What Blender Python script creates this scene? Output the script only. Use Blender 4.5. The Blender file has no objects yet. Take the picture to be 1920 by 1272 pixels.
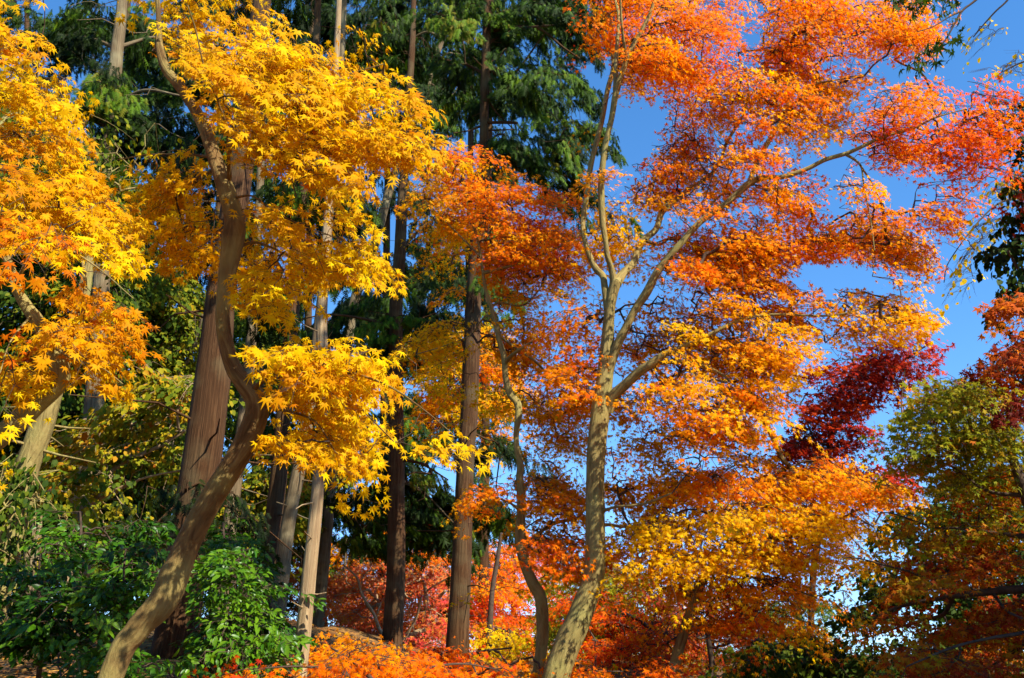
import bpy, math
import numpy as np

scene = bpy.context.scene
COL = scene.collection
R = math.radians

# ------------------------------------------------------------------ camera
EYE = np.array([0.0, 0.0, 1.6])
PITCH = R(19.5)
FPX = 1650.0                                  # focal length in photo pixels (1920 wide)
cam_data = bpy.data.cameras.new("camera")
cam = bpy.data.objects.new("camera", cam_data)
COL.objects.link(cam)
cam.location = EYE
cam.rotation_euler = (math.pi / 2 + PITCH, 0, 0)
cam_data.sensor_width = 36.0
cam_data.lens = 36.0 * FPX / 1920.0
cam_data.clip_start = 0.05
cam_data.clip_end = 5000
scene.camera = cam

# ------------------------------------------------------------------ light
SUN_AZ, SUN_EL = R(47), R(42)                 # behind the camera, to the right
TO_SUN = np.array([math.sin(SUN_AZ) * math.cos(SUN_EL), -math.cos(SUN_AZ) * math.cos(SUN_EL), math.sin(SUN_EL)])
world = bpy.data.worlds.new("World")
scene.world = world
world.use_nodes = True
wn = world.node_tree
bg = wn.nodes["Background"]
sky = wn.nodes.new("ShaderNodeTexSky")
sky.sky_type = 'NISHITA'
sky.sun_disc = False
sky.sun_elevation = SUN_EL
sky.sun_rotation = math.atan2(TO_SUN[0], TO_SUN[1])
sky.altitude = 200
sky.air_density = 0.85
sky.dust_density = 0.0
sky.ozone_density = 1.6
hsv = wn.nodes.new("ShaderNodeHueSaturation")
hsv.inputs["Saturation"].default_value = 1.28
skc = wn.nodes.new("ShaderNodeTexCoord")
skm = wn.nodes.new("ShaderNodeMapping")                # clear dry air: the pale band at the horizon is thin
skm.inputs["Location"].default_value = (0, 0, .09)
skm.inputs["Scale"].default_value = (1, 1, .9)
wn.links.new(skc.outputs["Generated"], skm.inputs["Vector"])
wn.links.new(skm.outputs[0], sky.inputs["Vector"])
wn.links.new(sky.outputs[0], hsv.inputs["Color"])
wn.links.new(hsv.outputs[0], bg.inputs["Color"])
bg.inputs["Strength"].default_value = 0.13

sun_data = bpy.data.lights.new("sun", 'SUN')
sun = bpy.data.objects.new("sun", sun_data)
COL.objects.link(sun)
sun_data.energy = 4.4
sun_data.angle = R(0.53)
sun_data.color = (1.0, 0.93, 0.80)
from mathutils import Vector
sun.rotation_euler = Vector(-TO_SUN).to_track_quat('-Z', 'Y').to_euler()
sun.location = (0, 0, 30)

scene.view_settings.view_transform = 'Standard'
scene.view_settings.look = 'None'
scene.view_settings.gamma = 1
scene.view_settings.exposure = 1.3
scene.view_settings.use_curve_mapping = False
scene.cycles.max_bounces = 8
scene.cycles.diffuse_bounces = 4
scene.cycles.transmission_bounces = 4
scene.cycles.glossy_bounces = 2

# ------------------------------------------------------------------ geometry helpers
FWD = np.array([0, math.cos(PITCH), math.sin(PITCH)])
UPV = np.array([0, -math.sin(PITCH), math.cos(PITCH)])
RGT = np.array([1.0, 0, 0])


def at(px, py, Y):
    """World points at ground distance Y seen along the photo's pixels; also their depths."""
    px = np.asarray(px, float); py = np.asarray(py, float); Y = np.asarray(Y, float)
    d = FWD + ((px - 960) / FPX)[..., None] * RGT + ((636 - py) / FPX)[..., None] * UPV
    t = Y / d[..., 1]
    return EYE + d * t[..., None], t


def project(p):
    """Where world points fall in the photo frame, and their depth."""
    q = p - EYE
    d = q @ FWD
    d = np.maximum(d, .05)
    return 960 + FPX * (q @ RGT) / d, 636 - FPX * (q @ UPV) / d, d


# openings between the crowns where the photograph shows clear sky
SKY_GAPS = [
    [(1195, 190), (1240, 165), (1252, 240), (1235, 290), (1200, 330), (1185, 395), (1152, 395), (1142, 330), (1152, 230)],
    [(1412, -60), (1442, -60), (1440, 75), (1345, 97), (1332, 125), (1322, 155), (1324, 92), (1375, 75), (1407, 25)],
    [(1595, 165), (1645, 135), (1622, 200), (1612, 250), (1560, 285), (1480, 280), (1475, 258), (1540, 272), (1590, 245), (1590, 190)],
    [(1590, 300), (1602, 330), (1597, 405), (1540, 415), (1560, 350), (1588, 320)],
    [(1745, 105), (1790, -60), (1930, -60), (1930, 160), (1850, 132), (1780, 150), (1720, 145), (1640, 125), (1645, 85), (1700, 108)],
    [(1690, 325), (1742, 330), (1745, 425), (1692, 405)],
    [(1470, 475), (1590, 470), (1660, 475), (1695, 530), (1610, 530), (1560, 555), (1508, 525)],
    [(1757, 440), (1940, 400), (1940, 525), (1842, 570), (1832, 640), (1782, 600), (1757, 560)],
    [(1782, 600), (1832, 640), (1825, 690), (1740, 695), (1690, 750), (1640, 800), (1650, 725), (1740, 690)],
    [(1285, 735), (1322, 725), (1325, 785), (1295, 805)], [(1010, 560), (1060, 565), (1050, 590), (1015, 590)], [(1345, 240), (1400, 215), (1390, 255), (1350, 265)]]

RED_PATCH = [(1520, 690), (1600, 655), (1690, 640), (1775, 600), (1790, 650), (1740, 700), (1650, 722), (1640, 800), (1580, 858), (1500, 865), (1470, 818), (1505, 760)]


def smooth(a, b, x):
    t = np.clip((np.asarray(x, float) - a) / (b - a), 0, 1)
    return t * t * (3 - 2 * t)


def ground_z(x, y):
    z = 1.35 * smooth(3.5, 16, y)                            # slope up in front of the camera
    z = z + 0.75 * smooth(-1.2, -4.5, x) * smooth(3, 9, y)       # bank on the left
    z = z - 3.2 * smooth(2.0, 14.0, x) * smooth(6, 20, y)    # falls away on the right
    z = z - 2.2 * smooth(32, 70, y)
    z = z + 0.06 * np.sin(x * 1.3 + 0.5) * np.sin(y * 0.9) + 0.03 * np.sin(x * 3.1 + y * 2.3)
    return z


def unit(v):
    return v / np.maximum(np.linalg.norm(v, axis=-1, keepdims=True), 1e-9)


def mesh_obj(name, verts, faces, mat, parent=None, attrs=None, smooth_shade=True, origin=None):
    """faces: list of (M,k) index arrays. attrs: {name: (type, array)} on points."""
    if origin is not None:
        verts = verts - origin
    me = bpy.data.meshes.new(name)
    me.vertices.add(len(verts))
    me.vertices.foreach_set("co", np.ascontiguousarray(verts, np.float32).ravel())
    loops = np.concatenate([f.ravel() for f in faces]).astype(np.int32)
    sizes = np.concatenate([np.full(len(f), f.shape[1], np.int32) for f in faces])
    starts = np.concatenate([[0], np.cumsum(sizes)[:-1]]).astype(np.int32)
    me.loops.add(len(loops))
    me.loops.foreach_set("vertex_index", loops)
    me.polygons.add(len(sizes))
    me.polygons.foreach_set("loop_start", starts)
    me.update(calc_edges=True)
    for k, (typ, arr) in (attrs or {}).items():
        a = me.attributes.new(k, typ, 'POINT')
        if typ == 'FLOAT':
            a.data.foreach_set("value", np.ascontiguousarray(arr, np.float32).ravel())
        else:
            a.data.foreach_set("vector", np.ascontiguousarray(arr, np.float32).ravel())
    if not smooth_shade:
        me.shade_flat()
    me.materials.append(mat)
    o = bpy.data.objects.new(name, me)
    COL.objects.link(o)
    if parent is not None:
        o.parent = parent
    return o


def tag(o, label=None, cat=None, group=None, kind=None):
    for k, v in (("label", label), ("category", cat), ("group", group), ("kind", kind)):
        if v:
            o[k] = v
    return o


def catmull(P, n):
    """Resample rows of P (any width) as a Catmull-Rom curve, n samples per span."""
    P = np.asarray(P, float)
    if len(P) == 2:
        t = np.linspace(0, 1, n + 1)[:, None]
        return P[0] * (1 - t) + P[1] * t
    Q = np.vstack([2 * P[0] - P[1], P, 2 * P[-1] - P[-2]])
    out = []
    for i in range(len(P) - 1):
        a, b, c, d = Q[i], Q[i + 1], Q[i + 2], Q[i + 3]
        t = np.linspace(0, 1, n, endpoint=False)[:, None]
        out.append(0.5 * ((2 * b) + (c - a) * t + (2 * a - 5 * b + 4 * c - d) * t ** 2 + (3 * b - a - 3 * c + d) * t ** 3))
    out.append(P[-1:])
    return np.vstack(out)


def tube(P, rad, sides, rng, rough=0.05, knot=1.0):
    """Round limb along points P with radii; ring vertices, quads, end cap, bark coordinate."""
    n = len(P)
    T = unit(np.gradient(P, axis=0))
    ref = np.array([1.0, 0, 0]) if abs(T[0, 0]) < 0.8 else np.array([0, 1.0, 0])
    N = np.zeros_like(P)
    v = ref
    for i in range(n):
        v = v - T[i] * np.dot(v, T[i])
        v = v / max(np.linalg.norm(v), 1e-6)
        N[i] = v
    B = np.cross(T, N)
    ang = np.linspace(0, 2 * math.pi, sides, endpoint=False)
    L = np.concatenate([[0], np.cumsum(np.linalg.norm(np.diff(P, axis=0), axis=1))])
    ph = rng.uniform(0, 6.28, 4)
    rm = float(np.mean(rad))
    bump = 1 + rough * (np.sin(2 * ang[None] + ph[0] + L[:, None] / (rm * 9)) * 0.6
                        + np.sin(3 * ang[None] + ph[1] - L[:, None] / (rm * 5)) * 0.5
                        + np.sin(L[:, None] / (rm * 3.3) + ph[2] + ang[None]) * 0.45)
    rr = rad[:, None] * bump
    if sides >= 12:                                    # knots, healed branch scars and swellings
        total = L[-1]
        for _ in range(int(total / (rm * 7)) + 3):
            l0, a0, w, h = rng.uniform(0, total), rng.uniform(0, 6.28), rm * rng.uniform(.5, 1.2), rng.uniform(.05, .17) * (knot)
            da = np.abs((ang[None] - a0 + math.pi) % (2 * math.pi) - math.pi)
            rr = rr * (1 + h * np.exp(-((L[:, None] - l0) / w) ** 2 - (da / .55) ** 2))
    V = P[:, None] + N[:, None] * (np.cos(ang)[None, :, None] * rr[..., None]) + B[:, None] * (np.sin(ang)[None, :, None] * rr[..., None])
    bark = np.zeros((n, sides, 3))
    bark[..., 0] = np.cos(ang)[None] * rm
    bark[..., 1] = np.sin(ang)[None] * rm
    bark[..., 2] = L[:, None]
    V = V.reshape(-1, 3); bark = bark.reshape(-1, 3)
    i = np.arange(n - 1)[:, None] * sides; j = np.arange(sides)[None]; k = (j + 1) % sides
    F = np.stack([i + j, i + k, i + sides + k, i + sides + j], -1).reshape(-1, 4)
    tip = len(V)
    V = np.vstack([V, P[-1] + T[-1] * rad[-1] * 0.6])
    bark = np.vstack([bark, [[0, 0, L[-1]]]])
    jj = np.arange(sides)
    C = np.stack([(n - 1) * sides + jj, (n - 1) * sides + (jj + 1) % sides, np.full(sides, tip)], -1)
    return V, F, C, bark


def segments(P0, R0, P1, R1, sides=4):
    """Many thin twig pieces at once."""
    d = unit(P1 - P0)
    a = np.where(np.abs(d[:, 2:3]) < 0.9, np.array([[0, 0, 1.0]]), np.array([[1.0, 0, 0]]))
    u = unit(np.cross(d, a)); w = np.cross(d, u)
    ang = np.linspace(0, 2 * math.pi, sides, endpoint=False)
    ring = u[:, None] * np.cos(ang)[None, :, None] + w[:, None] * np.sin(ang)[None, :, None]
    V = np.concatenate([P0[:, None] + ring * R0[:, None, None], P1[:, None] + ring * R1[:, None, None]], 1)
    j = np.arange(sides); k = (j + 1) % sides
    f = np.stack([j, k, sides + k, sides + j], -1)
    F = (np.arange(len(P0)) * 2 * sides)[:, None, None] + f[None]
    bark = V * np.array([1, 1, 1.0])
    return V.reshape(-1, 3), F.reshape(-1, 4), bark.reshape(-1, 3)


# ------------------------------------------------------------------ leaf shapes (x along the blade, z = normal)
def maple_leaf(lobes, curl, twist=0.0):
    angs = {7: [-128, -82, -40, 0, 40, 82, 128], 5: [-100, -48, 0, 48, 100], 3: [-70, 0, 70]}[lobes]
    lens = {7: [.30, .50, .60, .66, .60, .50, .30], 5: [.42, .58, .66, .58, .42], 3: [.55, .68, .55]}[lobes]
    nr = {7: .21, 5: .22, 3: .2}[lobes]
    V = [(0, 0, 0)]
    na = [angs[0] - 26] + [(angs[i] + angs[i + 1]) / 2 for i in range(lobes - 1)] + [angs[-1] + 26]
    for i, a in enumerate(na):
        r = nr if 0 < i < lobes else nr * .45
        V.append((r * math.cos(R(a)), r * math.sin(R(a)), -.02))
    for a, l in zip(angs, lens):
        x, y = l * math.cos(R(a)), l * math.sin(R(a))
        V.append((x, y, -curl * l * l + twist * y * x))
    F = [(0, 1 + i, 1 + len(na) + i, 2 + i) for i in range(lobes)]
    return np.array(V, float), np.array(F)


def oval_leaf(wid, fold, curl):
    xs = [0, .3, .68, 1.0]; ws = [0, wid, wid * .85, 0]
    V = [(0, 0, 0), (1, 0, -curl)]
    for x, w in zip(xs[1:3], ws[1:3]):
        V += [(x, -w, fold * w - curl * x * x), (x, 0, -curl * x * x), (x, w, fold * w - curl * x * x)]
    F = [(0, 2, 3, 3), (0, 3, 4, 4), (2, 5, 6, 3), (3, 6, 7, 4), (5, 1, 6, 6), (6, 1, 7, 7)]
    quads = [f for f in F if len(set(f)) == 4]
    tris = [f[:3] for f in F if len(set(f)) == 3]
    return np.array(V, float), np.array(quads), np.array(tris)


def frond(pairs, wid, curl, rs):
    g = np.random.default_rng(rs)
    V, F = [], []
    for i in range(pairs):
        x = i / pairs * .85
        for s in (-1, 1):
            l = wid * (1 - .55 * x) * g.uniform(.75, 1.15)
            x1 = x + .30 + g.uniform(-.05, .05)
            b = len(V)
            V += [(x, 0, -curl * x * x), (x + .17, 0, -curl * (x + .17) ** 2), (x1, s * l, -curl * x1 * x1 - .25 * l)]
            F.append((b, b + 1, b + 2))
    b = len(V)
    V += [(.78, -.035, -curl * .6), (.78, .035, -curl * .6), (1.06, 0, -curl * 1.1)]
    F.append((b, b + 1, b + 2))
    return np.array(V, float), np.array(F)


LEAF = {
    'maple7': [maple_leaf(7, c, t) for c, t in ((.15, 0), (.45, .25), (.3, -.3), (.7, .1))],
    'maple5': [maple_leaf(5, c, t) for c, t in ((.15, 0), (.5, .3), (.3, -.3))],
    'maple3': [maple_leaf(3, c, t) for c, t in ((.1, 0), (.5, .2))],
    'oval': [oval_leaf(.21, .35, .12), oval_leaf(.18, .2, .3)],
    'small': [oval_leaf(.3, .25, .15)],
    'frond': [frond(5, .36, .12, 1), frond(6, .30, .3, 2), frond(5, .42, .2, 3)],
}


# ------------------------------------------------------------------ materials
def nodes_of(name):
    m = bpy.data.materials.new(name)
    m.use_nodes = True
    nt = m.node_tree
    nt.nodes.clear()
    return m, nt, nt.nodes.new("ShaderNodeOutputMaterial")


def ramp(nt, stops):
    r = nt.nodes.new("ShaderNodeValToRGB")
    e = r.color_ramp.elements
    e[0].position, e[0].color = stops[0][0], (*stops[0][1], 1)
    e[1].position, e[1].color = stops[-1][0], (*stops[-1][1], 1)
    for p, c in stops[1:-1]:
        x = e.new(p); x.color = (*c, 1)
    return r


def leaf_material(name, stops, trans=0.42, rough=0.45, spec=0.25, boost=1.0):
    m, nt, out = nodes_of(name)
    N, Lk = nt.nodes, nt.links
    at_ = N.new("ShaderNodeAttribute"); at_.attribute_name = "tone"
    geo = N.new("ShaderNodeTexCoord")
    nz = N.new("ShaderNodeTexNoise"); nz.inputs["Scale"].default_value = 55; nz.inputs["Detail"].default_value = 1
    Lk.new(geo.outputs["Object"], nz.inputs["Vector"])
    mm = N.new("ShaderNodeMath"); mm.operation = 'MULTIPLY_ADD'
    Lk.new(nz.outputs["Fac"], mm.inputs[0]); mm.inputs[1].default_value = .26
    ad = N.new("ShaderNodeMath"); ad.operation = 'SUBTRACT'
    Lk.new(at_.outputs["Fac"], ad.inputs[0]); ad.inputs[1].default_value = .13
    Lk.new(ad.outputs[0], mm.inputs[2])
    rp = ramp(nt, stops)
    Lk.new(mm.outputs[0], rp.inputs[0])
    pb = N.new("ShaderNodeBsdfPrincipled")
    pb.inputs["Roughness"].default_value = rough
    pb.inputs["Specular IOR Level"].default_value = spec
    Lk.new(rp.outputs[0], pb.inputs["Base Color"])
    tr = N.new("ShaderNodeBsdfTranslucent")
    hs = N.new("ShaderNodeHueSaturation"); hs.inputs["Saturation"].default_value = 1.05; hs.inputs["Value"].default_value = boost
    Lk.new(rp.outputs[0], hs.inputs["Color"]); Lk.new(hs.outputs[0], tr.inputs["Color"])
    mx = N.new("ShaderNodeMixShader"); mx.inputs[0].default_value = trans
    Lk.new(pb.outputs[0], mx.inputs[1]); Lk.new(tr.outputs[0], mx.inputs[2])
    Lk.new(mx.outputs[0], out.inputs["Surface"])
    return m


def bark_material(name, dark, mid, lite, sx=14.0, sz=1.2, bump=0.6, patch=None, rough=.85):
    m, nt, out = nodes_of(name)
    N, Lk = nt.nodes, nt.links
    a = N.new("ShaderNodeAttribute"); a.attribute_name = "bark"
    mp = N.new("ShaderNodeMapping"); mp.inputs["Scale"].default_value = (sx, sx, sz)
    Lk.new(a.outputs["Vector"], mp.inputs["Vector"])
    n1 = N.new("ShaderNodeTexNoise"); n1.inputs["Scale"].default_value = 1.6; n1.inputs["Detail"].default_value = 7; n1.inputs["Roughness"].default_value = .68; n1.inputs["Distortion"].default_value = .7
    Lk.new(mp.outputs[0], n1.inputs["Vector"])
    rp = ramp(nt, [(.28, dark), (.5, mid), (.74, lite)])
    Lk.new(n1.outputs["Fac"], rp.inputs[0])
    col = rp.outputs[0]
    n2 = N.new("ShaderNodeTexNoise"); n2.inputs["Scale"].default_value = 2.2; n2.inputs["Detail"].default_value = 5
    Lk.new(a.outputs["Vector"], n2.inputs["Vector"])
    if patch:
        mx = N.new("ShaderNodeMixRGB"); mx.inputs[2].default_value = (*patch, 1)
        r2 = ramp(nt, [(.48, (0, 0, 0)), (.66, (.75, .75, .75))])
        Lk.new(n2.outputs["Fac"], r2.inputs[0]); Lk.new(r2.outputs[0], mx.inputs[0]); Lk.new(col, mx.inputs[1])
        col = mx.outputs[0]
    pb = N.new("ShaderNodeBsdfPrincipled")
    pb.inputs["Roughness"].default_value = rough
    pb.inputs["Specular IOR Level"].default_value = .15
    Lk.new(col, pb.inputs["Base Color"])
    bp = N.new("ShaderNodeBump"); bp.inputs["Strength"].default_value = bump; bp.inputs["Distance"].default_value = .03
    Lk.new(n1.outputs["Fac"], bp.inputs["Height"]); Lk.new(bp.outputs[0], pb.inputs["Normal"])
    Lk.new(pb.outputs[0], out.inputs["Surface"])
    return m


BARK_MAPLE = bark_material("maple_bark", (.10, .07, .022), (.23, .17, .055), (.36, .28, .10), 17, 3, .8, (.27, .25, .075))
BARK_BROWN = bark_material("brown_maple_bark", (.06, .03, .010), (.15, .085, .028), (.30, .22, .075), 15, 2.5, .8, (.36, .31, .095))
BARK_CEDAR = bark_material("cedar_bark", (.020, .008, .003), (.062, .027, .009), (.150, .080, .034), 26, .9, 1.0, (.095, .066, .03))
BARK_GREY = bark_material("grey_cedar_bark", (.05, .032, .016), (.13, .09, .046), (.27, .20, .11), 26, .9, .9, (.22, .185, .10))
BARK_TAN = bark_material("tan_cypress_bark", (.15, .09, .045), (.32, .22, .115), (.48, .37, .20), 24, 1.0, .8)
BARK_TWIG = bark_material("dark_twig_bark", (.03, .02, .015), (.07, .045, .03), (.12, .08, .05), 6, 6, .2)

YEL = leaf_material("yellow_leaves", [(0, (.82, .57, .002)), (.3, (.68, .345, .001)), (.55, (.60, .225, .001)), (.78, (.66, .13, .002)), (1, (.50, .03, .003))], .52, .6, .08, 1.12)
ORG = leaf_material("orange_leaves", [(0, (.84, .52, .002)), (.3, (.84, .33, .001)), (.55, (.84, .20, .001)), (.8, (.78, .10, .003)), (1, (.58, .03, .012))], .56, .6, .08, 1.12)
RED = leaf_material("dark_red_leaves", [(0, (.68, .08, .001)), (.5, (.42, .016, .001)), (1, (.14, .005, .001))], .35, .6, .08)
RST = leaf_material("shaded_rust_leaves", [(0, (.75, .24, .003)), (.4, (.55, .10, .004)), (.7, (.26, .025, .006)), (1, (.12, .010, .006))], .38, .6, .08)  # rust red of its own; the darker stops also stand in for shade
PNK = leaf_material("pink_red_leaves", [(0, (.66, .32, .03)), (.5, (.68, .14, .03)), (1, (.60, .04, .04))], .35, .6, .08)
GRN = leaf_material("turning_green_leaves", [(0, (.11, .14, .004)), (.35, (.27, .27, .005)), (.6, (.42, .22, .006)), (.8, (.52, .11, .005)), (1, (.30, .022, .005))], .4, .6, .08)
BROAD = leaf_material("broadleaf_leaves", [(0, (.025, .055, .005)), (.35, (.09, .13, .006)), (.6, (.27, .25, .008)), (.8, (.42, .25, .008)), (1, (.42, .12, .01))], .35, .6, .08)
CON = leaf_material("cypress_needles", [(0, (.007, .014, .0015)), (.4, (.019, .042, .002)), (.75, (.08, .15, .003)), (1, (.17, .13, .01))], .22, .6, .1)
SHR = leaf_material("glossy_shrub_leaves", [(0, (.012, .042, .003)), (.5, (.035, .115, .004)), (1, (.11, .22, .006))], .25, .35, .2)
LIT = leaf_material("fallen_leaves", [(0, (.45, .26, .03)), (.5, (.42, .13, .02)), (1, (.20, .07, .02))], .15)


# ------------------------------------------------------------------ foliage
def inside(poly, x, y):
    poly = np.asarray(poly, float)
    r = np.zeros(len(x), bool)
    j = len(poly) - 1
    for i in range(len(poly)):
        xi, yi = poly[i]; xj, yj = poly[j]
        c = ((yi > y) != (yj > y)) & (x < (xj - xi) * (y - yi) / (yj - yi + 1e-12) + xi)
        r ^= c
        j = i
    return r


def sample_poly(rng, poly, n):
    p = np.asarray(poly, float)
    lo, hi = p.min(0), p.max(0)
    xs, ys = [], []
    k = 0
    while k < n:
        x = rng.uniform(lo[0], hi[0], 4 * n + 40); y = rng.uniform(lo[1], hi[1], 4 * n + 40)
        m = inside(p, x, y)
        xs.append(x[m]); ys.append(y[m]); k += int(m.sum())
    return np.concatenate(xs)[:n], np.concatenate(ys)[:n]


def area(poly):
    p = np.asarray(poly, float)
    return 0.5 * abs(np.dot(p[:, 0], np.roll(p[:, 1], 1)) - np.dot(p[:, 1], np.roll(p[:, 0], 1)))


def place_leaves(rng, kind, pos, blade, nrm, size, tone, mesh_parts):
    """Append leaf copies of one kind to mesh_parts as (verts, tone, quads, tris)."""
    tmpl = LEAF[kind]
    pick = rng.integers(0, len(tmpl), len(pos))
    b = unit(blade)
    z = unit(nrm - (nrm * b).sum(1, keepdims=True) * b)
    y = np.cross(z, b)
    for t, tp in enumerate(tmpl):
        m = pick == t
        if not m.any():
            continue
        V = tp[0]
        W = pos[m][:, None] + size[m][:, None, None] * (V[None, :, 0:1] * b[m][:, None] + V[None, :, 1:2] * y[m][:, None] + V[None, :, 2:3] * z[m][:, None])
        mesh_parts.append((W.reshape(-1, 3), np.repeat(tone[m], len(V)), len(V), int(m.sum()), tp[1:]))


def leaf_mesh(name, parts, mat, parent, origin):
    VV, TT, FF, off = [], [], [], 0
    for W, tone, nv, n, faces in parts:
        VV.append(W); TT.append(tone)
        base = off + np.arange(n) * nv
        for f in faces:
            FF.append((base[:, None, None] + f[None]).reshape(-1, f.shape[1]))
        off += len(W)
    return mesh_obj(name, np.vstack(VV), FF, mat, parent, {"tone": ('FLOAT', np.concatenate(TT))}, True, origin)


def grow(rng, nodes, targets, r_tip, wob, reach=0.25):
    """Join every spray to the nearest part of the tree already grown. Returns twig pieces (p0, r0, p1, r1)."""
    pool = np.zeros((len(nodes) + 4 * len(targets), 3)); pool[:len(nodes)] = nodes
    par = np.full(len(pool), -1)
    cnt = np.zeros(len(pool))
    n = len(nodes)
    # nearest-first
    d0 = np.array([np.min(((nodes - t) ** 2).sum(1)) for t in targets])
    for i in np.argsort(d0):
        t = targets[i]
        d = ((pool[:n] - t) ** 2).sum(1)
        up = pool[:n, 2] - t[2]
        k = int(np.argmin(d + 0.15 * np.maximum(up, 0) * np.sqrt(d)))
        a = pool[k]
        dist = math.sqrt(d[k])
        prev = k
        for s in (0.34, 0.68, 1.0):
            q = a + (t - a) * s
            if s < 1:
                q = q + rng.normal(0, wob * dist, 3) + np.array([0, 0, wob * dist * 0.9])
            pool[n] = q; par[n] = prev; prev = n; n += 1
        cnt[prev] = 1
    m0 = len(nodes)
    for i in range(n - 1, m0 - 1, -1):
        if par[i] >= m0:
            cnt[par[i]] += cnt[i]
    rad = r_tip * np.maximum(cnt, 1) ** 0.42
    idx = np.arange(m0, n)
    p = par[idx]
    r0 = np.where(p >= m0, rad[p], rad[idx] * 1.15)
    return pool[p], np.minimum(r0, rad[idx] * 1.35), pool[idx], rad[idx]


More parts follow.
